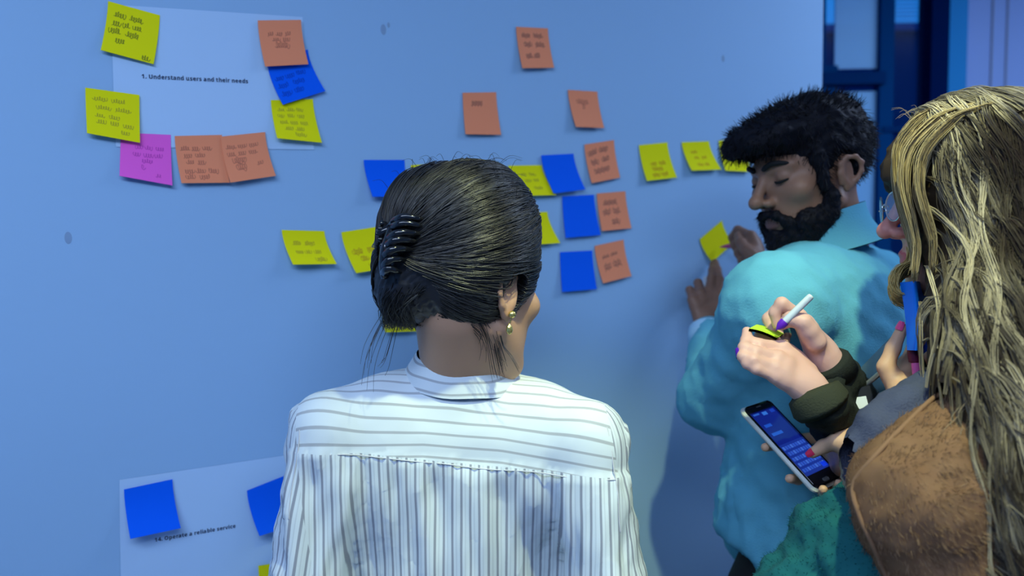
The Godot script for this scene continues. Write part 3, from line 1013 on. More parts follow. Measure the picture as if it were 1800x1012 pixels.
# trousers and shoes from the hips (world) to the floor
func legs(root: Node3D, hip: Vector3, across: Vector3, forward: Vector3, cloth: Material, top: float, width := 0.095):
	var f := Field.new(Vector3(hip.x - 0.32, 0.03, hip.z - 0.32), Vector3(hip.x + 0.32, top + 0.2, hip.z + 0.32), 0.014)
	var shoes := []
	f.ell(hip + Vector3(0, -0.02, 0), Vector3(0.15, 0.11, 0.115), 0.05, Basis(across, Vector3.UP, across.cross(Vector3.UP)))
	if top > hip.y + 0.05:
		f.cap(hip - across * 0.06, Vector3(hip.x, top, hip.z) - across * 0.04, 0.09, 0.08, 0.05)
		f.cap(hip + across * 0.06, Vector3(hip.x, top, hip.z) + across * 0.04, 0.09, 0.08, 0.05)
	for s in [-1.0, 1.0]:
		var a: Vector3 = hip + across * (s * 0.09) + Vector3(0, -0.05, 0)
		var foot: Vector3 = Vector3(hip.x, 0.09, hip.z) + across * (s * 0.1)
		var knee := a.lerp(foot, 0.52) + forward * 0.02
		f.chain([a, knee, foot], [width, 0.068, 0.058], 0.04)
		var sh := Field.new(foot + Vector3(-0.2, -0.1, -0.2), foot + Vector3(0.2, 0.05, 0.2), 0.009)
		sh.cap(foot + Vector3(0, -0.04, 0), foot + forward * 0.13 + Vector3(0, -0.055, 0), 0.045, 0.036, 0.03)
		sh.cap(foot + Vector3(0, -0.02, 0) - forward * 0.01, foot - forward * 0.04 + Vector3(0, -0.045, 0), 0.045, 0.042, 0.02)
		sh.cut(Vector3(0, -1, 0), -0.004)
		shoes.append(dict_mesh(field_mesh(sh, Transform3D.IDENTITY)))
	put("trousers", dict_mesh(field_mesh(f, Transform3D.IDENTITY)), cloth, root)
	for m in shoes:
		put("shoe", m, mat("shoe_black", lin(0.012, 0.012, 0.014), 0.4), root)

func build_people():
	fn.seed = 11
	fn.frequency = 1.0
	fn.fractal_octaves = 2
	man()
	striped_woman()
	fair_woman()
	dark_sleeved()

func man():
	var hip_w := spot(1400, 990, 1.27)
	var root := person("bearded man in a teal shirt pressing and writing a note on the wall", hip_w)
	var fwd := (eye.basis * Vector3(-0.85, 0, -0.5)).normalized()
	fwd = Vector3(fwd.x, 0, fwd.z).normalized()
	var hx := facing(Vector3(-0.93, -0.22, 0.30), Vector3(-0.02, 1, 0.02), q(1422, 318, 1.25))
	var sk := lin(0.30, 0.155, 0.095)
	var lip := lin(0.26, 0.09, 0.075)
	var paint := func(p: Vector3, _n: Vector3) -> Color:
		var c := Color(0.30, 0.155, 0.095)
		var d := Vector2(p.x / 0.021, (p.y + 0.056) / 0.011).length()
		if p.z > 0.075 and d < 1.0:
			c = c.lerp(Color(0.17, 0.06, 0.05), 0.8)
		return c
	var neck := hx.affine_inverse() * q(1462, 440, 1.28)
	var hf := head_field(neck, 0.003, 0.058, 1.12, 0.8)
	var head := field_mesh(hf, eye * hx, paint)
	var flat := func(_p: Vector3, _n: Vector3) -> Color: return Color(0.27, 0.135, 0.085)
	# hands
	var lw := q(1246, 574, 1.47)
	var lh := hand_dict(lw, q(1247, 600, 1.445), [q(1264, 514, 1.50), q(1248, 511, 1.50), q(1231, 516, 1.49), q(1217, 527, 1.48)],
		[[q(1264, 491, 1.515), q(1261, 474, 1.54), q(1257, 460, 1.562)], [q(1251, 489, 1.515), q(1252, 475, 1.54), q(1253, 464, 1.562)], [q(1227, 497, 1.515), q(1230, 503, 1.535), q(1236, 512, 1.54)], [q(1212, 509, 1.505), q(1214, 518, 1.525), q(1220, 528, 1.53)]],
		[q(1264, 556, 1.475), q(1283, 538, 1.50), q(1289, 520, 1.52), q(1288, 504, 1.54)], 1.0, flat)
	var rw := q(1330, 478, 1.44)
	var rh := hand_dict(rw, q(1345, 500, 1.43), [q(1320, 415, 1.47), q(1328, 427, 1.465), q(1332, 440, 1.46), q(1333, 452, 1.455)],
		[[q(1297, 404, 1.50), q(1287, 417, 1.52), q(1291, 432, 1.525)], [q(1303, 416, 1.50), q(1291, 430, 1.52), q(1297, 443, 1.515)], [q(1309, 432, 1.49), q(1297, 445, 1.51), q(1303, 457, 1.50)], [q(1314, 449, 1.48), q(1303, 458, 1.495), q(1309, 468, 1.485)]],
		[q(1330, 456, 1.435), q(1312, 441, 1.445), q(1302, 426, 1.465), q(1297, 414, 1.485)], 1.0, flat)
	# the body under the clothes, joined to head and hands
	var ls := q(1368, 540, 1.13)
	var rs := q(1520, 515, 1.38)
	var le := q(1252, 700, 1.30)
	var re := q(1420, 640, 1.50)
	var nb := q(1462, 450, 1.28)
	var ch := q(1432, 610, 1.27)
	var hip := eye_local(hip_w)
	var bf := Field.new(q(1190, 1100, 1.3).min(q(1190, 1100, 1.6)), q(1640, 380, 1.05).max(q(1640, 380, 1.0)), 0.012)
	bf.chain([nb, ch, hip], [0.056, 0.085, 0.08], 0.05)
	bf.chain([ls, rs], [0.05, 0.05], 0.04)
	bf.chain([ls, le, q(1247, 600, 1.445)], [0.045, 0.036, 0.027], 0.02)
	bf.chain([rs, re, q(1345, 500, 1.43)], [0.045, 0.036, 0.027], 0.02)
	var body := field_mesh(bf, eye, flat)
	put("body", dict_mesh(dict_join([head, lh, rh, body])), skin("skin_man", Color.WHITE), root)
	# hair
	var hh := Field.new(Vector3(-0.12, -0.06, -0.15), Vector3(0.12, 0.19, 0.17), 0.004)
	hh.ell(Vector3(0, 0.054, -0.022), Vector3(0.083, 0.084, 0.100), 0.01)
	hh.ell(Vector3(0, 0.088, 0.0), Vector3(0.070, 0.044, 0.090), 0.03)
	hh.ell(Vector3(0, 0.085, 0.083), Vector3(0.060, 0.030, 0.042), 0.03)
	hh.ell(Vector3(0, 0.076, 0.118), Vector3(0.046, 0.022, 0.020), 0.02)
	hh.ell(Vector3(0, -0.035, 0.11), Vector3(0.095, 0.098, 0.068), 0.008, Basis.IDENTITY, -1)
	hh.ell(Vector3(0, -0.115, -0.02), Vector3(0.13, 0.085, 0.16), 0.01, Basis.IDENTITY, -1)
	for s in [-1.0, 1.0]:
		hh.cap(Vector3(s * 0.070, 0.04, 0.030), Vector3(s * 0.067, -0.012, 0.028), 0.013, 0.009, 0.008)
		hh.ell(Vector3(s * 0.085, 0.0, -0.008), Vector3(0.026, 0.038, 0.026), 0.004, Basis.IDENTITY, -1)
	var lump := func(p: Vector3, _n: Vector3) -> float: return noise3(p, 24.0) * 0.006 + noise3(p, 60.0) * 0.003
	var black := func(_p: Vector3, _n: Vector3) -> Color: return Color(0.006, 0.006, 0.008)
	var hair := field_mesh(hh, eye * hx, black, lump)
	var hair_o := put("hair", dict_mesh(hair), hair_mat("hair_black", 0.65, 0.3), root)
	var comb := func(p: Vector3, n: Vector3) -> Vector3: return n * 0.22 + (eye.basis * hx.basis) * Vector3(0.1, 0.25 if p.y > 0.1 else -0.5, 0.35 if p.z > 0.02 else -0.3)
	var tuft := put("tufts", strands_mesh(fuzz(hair, 5200, 0.015, comb, Color(0.004, 0.004, 0.006), Color(0.014, 0.012, 0.014), 0.0007)), hair_mat("hair_black", 0.65), hair_o)
	tuft.set_meta("kind", "stuff")
	# beard, moustache, brows
	var bd := Field.new(Vector3(-0.09, -0.14, -0.03), Vector3(0.09, 0.02, 0.13), 0.003)
	for s in [-1.0, 1.0]:
		bd.chain([Vector3(s * 0.066, -0.004, 0.026), Vector3(s * 0.064, -0.03, 0.018), Vector3(s * 0.055, -0.055, 0.02), Vector3(s * 0.034, -0.088, 0.052), Vector3(0, -0.102, 0.072)], [0.007, 0.011, 0.016, 0.019, 0.02], 0.012)
		bd.ell(Vector3(s * 0.046, -0.062, 0.045), Vector3(0.018, 0.027, 0.03), 0.012)
		bd.chain([Vector3(0, -0.040, 0.094), Vector3(s * 0.017, -0.043, 0.091), Vector3(s * 0.029, -0.058, 0.077), Vector3(s * 0.027, -0.078, 0.072)], [0.0055, 0.0075, 0.009, 0.011], 0.006)
	bd.ell(Vector3(0, -0.086, 0.078), Vector3(0.027, 0.021, 0.017), 0.012)
	bd.ell(Vector3(0, -0.0565, 0.10), Vector3(0.017, 0.0065, 0.014), 0.004, Basis.IDENTITY, -1)
	bd.ell(Vector3(0, -0.0715, 0.088), Vector3(0.006, 0.005, 0.008), 0.005)
	var rough := func(p: Vector3, _n: Vector3) -> float: return noise3(p, 90.0) * 0.003
	var beard := field_mesh(bd, eye * hx, black, rough)
	var beard_o := put("beard", dict_mesh(beard), hair_mat("hair_black", 0.65), root)
	var down := func(_p: Vector3, n: Vector3) -> Vector3: return n * 0.8 + Vector3(-0.1, -0.7, 0)
	var wh := put("whiskers", strands_mesh(fuzz(beard, 2600, 0.0075, down, Color(0.004, 0.004, 0.005), Color(0.016, 0.013, 0.012), 0.0005)), hair_mat("hair_black", 0.65), beard_o)
	wh.set_meta("kind", "stuff")
	var xf := eye * hx
	for s in [-1.0, 1.0]:
		put("eyebrow", tube_mesh(smooth_path([xf * Vector3(s * 0.011, 0.033, 0.096), xf * Vector3(s * 0.03, 0.0405, 0.0905), xf * Vector3(s * 0.049, 0.036, 0.073)], 5), [0.003, 0.0042, 0.0046, 0.0048, 0.005, 0.005, 0.0048, 0.0042, 0.0036, 0.003, 0.0015], 8), mat("brow_black", lin(0.006, 0.006, 0.007), 0.7), root)
		put("eyelash", tube_mesh(smooth_path([xf * Vector3(s * 0.019, 0.011, 0.083), xf * Vector3(s * 0.032, 0.0085, 0.0865), xf * Vector3(s * 0.046, 0.012, 0.077)], 4), [0.001, 0.0016, 0.002, 0.0022, 0.0022, 0.0022, 0.002, 0.0016, 0.001], 6), mat("brow_black", Color.BLACK), root)
	# shirt
	var sf := Field.new(q(1190, 1060, 1.62).min(q(1190, 1060, 1.0)), q(1640, 360, 1.62).max(q(1640, 360, 0.98)), 0.0085)
	sf.cap(nb + Vector3(0, -0.03, 0), ls, 0.06, 0.066, 0.05)
	sf.cap(nb + Vector3(0, -0.03, 0), rs, 0.06, 0.066, 0.05)
	sf.cap(ls, rs, 0.072, 0.075, 0.05)
	sf.ell(q(1440, 640, 1.25), Vector3(0.135, 0.20, 0.155), 0.06)
	sf.ell(q(1425, 830, 1.26), Vector3(0.135, 0.22, 0.15), 0.08)
	sf.ell(q(1405, 1010, 1.27), Vector3(0.145, 0.20, 0.15), 0.08)
	sf.cap(ls, le, 0.070, 0.054, 0.035)
	sf.cap(le, q(1247, 588, 1.45), 0.055, 0.036, 0.022)
	sf.cap(rs, re, 0.068, 0.05, 0.035)
	sf.cap(re, q(1345, 500, 1.43), 0.05, 0.034, 0.022)
	sf.cap(nb + Vector3(0, 0.12, 0), nb + Vector3(0, -0.01, 0), 0.062, 0.062, 0.004, -1)
	sf.cut(Vector3(-0.35, -1, 0).normalized(), 0.330)
	sf.ell(q(1284, 1036, 1.2), Vector3(0.046, 0.066, 0.3), 0.012, Basis.IDENTITY, -1)
	var fold := func(p: Vector3, n: Vector3) -> float:
		var b := noise3(Vector3(p.x * 1.0 + p.y * 0.5, p.y * 0.45, p.z), 9.0) * 0.005
		b += noise3(Vector3(p.x + p.y * 0.9, p.y * 0.6 - p.x * 0.4, p.z), 22.0) * 0.004
		if p.y < -0.25:
			b += noise3(Vector3(p.x + p.y * 0.4, p.y * 0.7, p.z), 20.0) * 0.008 * smoothstep(-0.46, -0.38, p.y)
		return b
	var shirt := field_mesh(sf, eye, null, fold)
	var so := put("shirt", dict_mesh(shirt), cloth_mat("shirt_teal", lin(0.12, 0.41, 0.55), 0.35), root)
	# collar, cuffs, yoke seam
	var cm := cloth_mat("shirt_teal", Color.WHITE)
	var cc := q(1441, 410, 1.262)
	var ring := func(u: float, v: float) -> Vector3:
		var a := lerpf(-2.6, 2.6, u)
		var b := facing(Vector3(-0.85, -0.12, -0.5), Vector3(-0.3, 1, 0), cc)
		var r := Vector2(0.070, 0.077) * (1.0 + 0.35 * v * v)
		return eye * (b * Vector3(sin(a) * r.x, 0.042 - 0.062 * v - 0.02 * (1.0 - cos(a)) * 0.6, -cos(a) * r.y))
	put("collar", sheet(ring, 30, 6, 0.003), cm, so)
	put("cuff", tube_mesh([eye * q(1247, 602, 1.44), eye * q(1246, 596, 1.446), eye * q(1246, 580, 1.462), eye * q(1246, 574, 1.466)], [0.034, 0.041, 0.039, 0.031], 20), mat("cuff_light", lin(0.40, 0.66, 0.85), 0.85), so)
	put("cuff", tube_mesh([eye * q(1345, 500, 1.43), eye * q(1334, 484, 1.438)], [0.038, 0.037], 18), cm, so)
	legs(root, hip_w + Vector3(0, -0.055, 0), fwd.cross(Vector3.UP).normalized(), fwd, mat("trousers_black", lin(0.006, 0.006, 0.008), 0.8), hip_w.y + 0.02, 0.1)

func stripe_tex(kind: int) -> ImageTexture:
	var im := Image.create(64, 8, false, Image.FORMAT_RGB8)
	for x in 64:
		var f := x / 64.0
		var k := 0.0
		if kind == 0:
			k = smoothstep(0.34, 0.40, f) * (1.0 - smoothstep(0.54, 0.60, f))
		else:
			k = smoothstep(0.20, 0.28, f) * (1.0 - smoothstep(0.46, 0.54, f)) + 0.25 * smoothstep(0.74, 0.78, f) * (1.0 - smoothstep(0.86, 0.9, f))
		var c := Color(0.71, 0.79, 0.81).lerp(Color(0.36, 0.37, 0.40) if kind == 0 else Color(0.21, 0.22, 0.28), k * 0.78)
		for y in 8:
			im.set_pixel(x, y, c.linear_to_srgb())
	return ImageTexture.create_from_image(im)

func striped_mat(key: String, kind: int, period: float) -> StandardMaterial3D:
	var m := mat(key, Color.WHITE, 0.85, {"metallic_specular": 0.2})
	m.albedo_texture = stripe_tex(kind)
	m.uv1_scale = Vector3(1.0 / period, 1, 1)
	return m

func striped_woman():
	var hip_w := spot(808, 1230, 1.09)
	var root := person("woman in a white striped shirt, dark hair up in a claw clip, seen from behind", hip_w)
	var hx := facing(Vector3(0.68, -0.10, -0.73), Vector3(0.0, 1, -0.06), q(824, 522, 1.0)).scaled_local(Vector3.ONE * 1.04)
	var paint := func(p: Vector3, _n: Vector3) -> Color:
		var c := Color(0.50, 0.285, 0.175)
		if p.z > 0.075 and Vector2(p.x / 0.021, (p.y + 0.056) / 0.011).length() < 1.0:
			c = Color(0.42, 0.14, 0.12)
		return c
	var nb := q(812, 690, 1.065)
	var hf := head_field(hx.affine_inverse() * nb, 0.003, 0.052)
	var head := field_mesh(hf, eye * hx, paint)
	var flat := func(_p: Vector3, _n: Vector3) -> Color: return Color(0.50, 0.285, 0.175)
	var ls := q(580, 758, 1.0)
	var rs := q(1032, 776, 0.99)
	var le := q(536, 1070, 1.0)
	var re := q(1066, 1030, 0.97)
	var bf := Field.new(q(440, 1330, 1.25), q(1200, 600, 0.72) + Vector3(0, 0, 0.0), 0.013)
	bf.chain([nb, q(810, 860, 1.10), q(806, 1060, 1.10), eye_local(hip_w)], [0.05, 0.09, 0.085, 0.10], 0.05)
	bf.chain([ls, q(810, 745, 1.04), rs], [0.042, 0.05, 0.042], 0.04)
	var lw := q(600, 1150, 1.22)
	var rw := q(1000, 1130, 1.20)
	bf.chain([ls, le, lw], [0.042, 0.034, 0.026], 0.02)
	bf.chain([rs, re, rw], [0.042, 0.034, 0.026], 0.02)
	var body := field_mesh(bf, eye, flat)
	var hands := []
	for w in [[lw, 1.0], [rw, -1.0]]:
		var o: Vector3 = w[0]
		var s: float = w[1]
		var dx := Vector3(s * 0.55, 0.25, -0.8).normalized()
		var ac := dx.cross(Vector3(0, 1, 0)).normalized() * s
		var kn := []
		var fg := []
		for k in 4:
			var b := o + dx * 0.08 + Vector3(0, 0.030 - k * 0.02, 0)
			kn.append(b)
			fg.append([b + dx * 0.036 + ac * 0.006, b + dx * 0.05 + ac * 0.028, b + dx * 0.04 + ac * 0.045])
		hands.append(hand_dict(o, o - dx * 0.03, kn, fg, [o + dx * 0.02 + Vector3(0, 0.025, 0), o + dx * 0.05 + Vector3(0, 0.048, 0) + ac * 0.01, o + dx * 0.075 + Vector3(0, 0.056, 0) + ac * 0.02, o + dx * 0.092 + Vector3(0, 0.052, 0) + ac * 0.03], 0.92, flat))
	put("body", dict_mesh(dict_join([head, body] + hands)), skin("skin_tan", Color.WHITE), root)
	striped_shirt(root, nb, ls, rs, le, re, lw, rw)
	up_hair(root, hx)
	# earring
	var e := eye * hx * Vector3(-0.083, -0.026, -0.008)
	var gold := mat("gold", lin(0.83, 0.68, 0.22), 0.25, {"metallic": 0.9})
	var eo := put("earring", joined([moved(lathe([Vector2(0, 0.005), Vector2(0.0042, 0.003), Vector2(0.005, 0), Vector2(0.0042, -0.003), Vector2(0, -0.005)], 12), Transform3D(Basis.IDENTITY, e + Vector3(0.002, 0.002, 0.003))),
		tube_mesh([e + Vector3(0.002, 0, 0.003), e + Vector3(-0.001, -0.009, 0.004)], [0.0009, 0.0009], 6)]), gold, root)
	put("pendant", moved(lathe([Vector2(0, 0.006), Vector2(0.0035, 0.002), Vector2(0.0045, -0.003), Vector2(0.003, -0.007), Vector2(0, -0.009)], 12), Transform3D(Basis.IDENTITY, e + Vector3(-0.002, -0.015, 0.004))), gold, eo)
	legs(root, hip_w + Vector3(0, -0.03, 0), (eye.basis * Vector3(1, 0, 0)).normalized(), Vector3(0, 0, -1), mat("trousers_navy", lin(0.01, 0.014, 0.03), 0.8), hip_w.y + 0.03)

func seam_y(x: float) -> float:          # height of the yoke seam, own axes of the viewer
	return -0.212 - 0.085 * clampf(x + 0.20, 0.0, 0.5) - 0.006 * clampf(1.0 - absf(x + 0.06) / 0.2, 0.0, 1.0)

func striped_shirt(root: Node3D, nb: Vector3, ls: Vector3, rs: Vector3, le: Vector3, re: Vector3, lw: Vector3, rw: Vector3):
	var f := Field.new(q(420, 1300, 1.3), q(1230, 610, 0.98) + Vector3(0.02, 0, 0.14), 0.0075)
	f.cap(q(735, 724, 1.07), ls, 0.052, 0.050, 0.04)
	f.cap(q(890, 737, 1.07), rs, 0.052, 0.050, 0.04)
	f.cap(q(700, 752, 1.04), q(930, 762, 1.04), 0.068, 0.068, 0.04)
	f.ell(q(808, 850, 1.09), Vector3(0.185, 0.16, 0.105), 0.05)
	f.ell(q(690, 815, 1.03), Vector3(0.095, 0.10, 0.05), 0.05)
	f.ell(q(935, 830, 1.025), Vector3(0.095, 0.10, 0.05), 0.05)
	f.ell(q(806, 1060, 1.10), Vector3(0.20, 0.26, 0.105), 0.07)
	f.ell(q(806, 1270, 1.10), Vector3(0.195, 0.18, 0.13), 0.07)
	f.cap(ls, le, 0.052, 0.052, 0.02)
	f.cap(rs, re, 0.052, 0.050, 0.02)
	f.cap(le, lw, 0.050, 0.036, 0.02)
	f.cap(re, re.lerp(rw, 0.35), 0.052, 0.050, 0.02)
	f.cap(nb + Vector3(0, 0.10, 0), nb + Vector3(0, 0.04, 0.0), 0.05, 0.046, 0.006, -1)
	f.ell(q(812, 694, 1.055), Vector3(0.084, 0.036, 0.074), 0.02)
	var fold := func(p: Vector3, n: Vector3) -> float:
		var b := 0.0
		var below := seam_y(p.x) - p.y
		var onback := smoothstep(-0.2, 0.35, n.z)
		if below > 0.0 and p.x > -0.29 and p.x < 0.15:
			var fade := smoothstep(0.0, 0.05, below)
			# gathers under the yoke, a box pleat in the middle, long hanging folds
			b += onback * (0.0022 * sin(p.x * 300.0 + 2.0 * noise3(p, 9.0)) * (1.0 - 0.5 * fade))
			b += onback * fade * 0.016 * noise3(Vector3(p.x * 1.7 + p.y * 0.12, p.y * 0.22, 0.0), 11.0)
			b += onback * fade * 0.006 * noise3(Vector3(p.x * 1.8 - p.y * 0.3, p.y * 0.3, 4.0), 19.0)
			b += onback * 0.006 * (smoothstep(0.03, 0.02, absf(p.x + 0.048))) * smoothstep(0.0, 0.02, below)
			b += 0.004 * onback
			b -= onback * 0.020 * smoothstep(0.04, 0.17, below) * exp(-pow((p.x + 0.185) / 0.035, 2.0))
			b -= onback * 0.026 * smoothstep(0.03, 0.14, below) * exp(-pow((p.x - 0.015 - below * 0.2) / 0.035, 2.0))
			b += onback * 0.012 * smoothstep(0.05, 0.2, below) * exp(-pow((p.x + 0.09) / 0.04, 2.0))
		elif p.x <= -0.29 or p.x >= 0.15:
			b += 0.006 * noise3(Vector3(p.x + p.y * 0.6, p.y * 0.7, p.z), 20.0)
		else:
			b += 0.002 * noise3(p, 14.0)
		return b
	var d := field_mesh(f, eye, null, fold)
	var xl := func(p: Vector3, _n: Vector3) -> float: return (-0.278 + clampf(-0.2 - p.y, -0.1, 0.2) * 0.12) - p.x
	var a := split_by(d, xl)
	var xr := func(p: Vector3, _n: Vector3) -> float: return p.x - (0.128 + clampf(-0.19 - p.y, -0.1, 0.2) * 0.16)
	var b := split_by(a[1], xr)
	var yk := func(p: Vector3, n: Vector3) -> float: return p.y - seam_y(p.x) if p.z > -1.07 else p.y + 0.17
	var c := split_by(b[1], yk)
	var so := put("shirt", dict_mesh(with_uv(c[1], 0)), striped_mat("stripe_back", 1, 0.0118), root)
	put("yoke", dict_mesh(with_uv(c[0], 1)), striped_mat("stripe_yoke", 0, 0.0155), so)
	put("sleeve", dict_mesh(with_uv(a[0], 2, ls, le)), striped_mat("stripe_sleeve", 1, 0.012), so)
	put("sleeve", dict_mesh(with_uv(b[0], 2, rs, re)), striped_mat("stripe_sleeve", 1, 0.012), so)
	# seams stand a little proud
	var seam := []
	for k in 25:
		var x := lerpf(-0.283, 0.135, k / 24.0)
		seam.append(onto(d, x, seam_y(x)))
	seam = evened(seam)
	put("seam", tube_mesh(seam, filled(25, 0.0008), 6), mat("seam_white", lin(0.62, 0.63, 0.66), 0.9), so)
	for s in [[-0.276, -0.012, -0.18, -0.30], [0.126, 0.016, -0.175, -0.31]]:
		var l := []
		for k in 14:
			var y := lerpf(s[2], s[3], k / 13.0)
			l.append(onto(d, s[0] + s[1] * k / 13.0, y))
		l = evened(l)
		put("seam", tube_mesh(l, filled(14, 0.0009), 6), mat("seam_white", Color.WHITE), so)
	# stand collar
	var cr := func(u: float, v: float) -> Vector3:
		var t := lerpf(-2.75, 2.75, u)
		var top := q(808, 634, 1.035)
		var low := q(814, 680, 1.056)
		var e := 1.0 - pow(1.0 - v, 1.5)
		var p := top.lerp(low, v)
		var rx := lerpf(0.0575, 0.088, v)
		var rz := lerpf(0.056, 0.080, v)
		return eye * (p + Vector3(sin(t) * rx, 0.012 * (1.0 - cos(t)) - 0.005 - 0.004 * sin(t) + 0.0008 * sin(t * 7.0), cos(t) * rz))
	var collar_mesh := sheet(cr, 48, 8, 0.0028)
	var cmat := striped_mat("stripe_collar", 0, 0.42)
	cmat.uv1_scale = Vector3(0, 0, 0)
	put("collar", restriped(collar_mesh, 2.6), striped_mat("stripe_collar_band", 0, 1.0), so)
	# rolled cuff on the nearer forearm
	var fr := re.lerp(rw, 0.35)
	var ax := (rw - re).normalized()
	put("cuff", tube_mesh([eye * (fr - ax * 0.03), eye * (fr - ax * 0.026), eye * (fr + ax * 0.01), eye * (fr + ax * 0.014)], [0.050, 0.056, 0.055, 0.046], 24), mat("cuff_white", lin(0.8, 0.82, 0.85), 0.9), so)

func evened(a: Array) -> Array:      # smooths a traced line
	for r in 3:
		var b := a.duplicate()
		for i in range(1, a.size() - 1):
			b[i] = (a[i - 1] + a[i] * 2.0 + a[i + 1]) / 4.0
		a = b
	return a

func filled(n: int, x: float) -> Array:
	var a := []
	a.resize(n)
	a.fill(x)
	return a

func onto(d: Dictionary, x: float, y: float) -> Vector3:     # the point of a mesh nearest the viewer over (x, y), own axes
	var best := -9.0
	var r := Vector3.ZERO
	for i in d.lv.size():
		var p: Vector3 = d.lv[i]
		if absf(p.x - x) < 0.006 and absf(p.y - y) < 0.006 and p.z > best:
			best = p.z
			r = d.v[i]
	return r

func restriped(m: ArrayMesh, times: float) -> ArrayMesh:      # stripes run along the band: u of the texture across it
	var a := m.surface_get_arrays(0)
	var uv: PackedVector2Array = a[Mesh.ARRAY_TEX_UV]
	for i in uv.size():
		uv[i] = Vector2(uv[i].y * times + uv[i].x * 0.4, 0.5)
	a[Mesh.ARRAY_TEX_UV] = uv
	var r := ArrayMesh.new()
	r.add_surface_from_arrays(Mesh.PRIMITIVE_TRIANGLES, a)
	return r

func with_uv(d: Dictionary, how: int, a := Vector3.ZERO, b := Vector3.ZERO) -> Dictionary:
	var uv := PackedVector2Array()
	uv.resize(d.lv.size())
	var ax := (b - a).normalized()
	for i in d.lv.size():
		var p: Vector3 = d.lv[i]
		var u := 0.0
		if how == 0:
			u = p.x + 0.0012 * noise3(Vector3(p.x, p.y * 0.2, 0), 40.0)
			if p.z < -1.1:
				u += (p.z + 1.1) * 0.3
		elif how == 1:
			var yc := -0.172 - 0.10 * maxf(0.0, absf(p.x + 0.065) - 0.05)
			u = atan2(p.y - yc + 0.05, p.z + 1.05) * 0.085 if p.y > yc - 0.02 else (p.y - yc + 0.02) + atan2(0.03, p.z + 1.05) * 0.085
			u += 0.08 * p.x
		else:
			var r := p - a - ax * (p - a).dot(ax)
			u = atan2(r.x, r.z) * 0.052
		uv[i] = Vector2(u, p.y)
	d["uv"] = uv
	return d

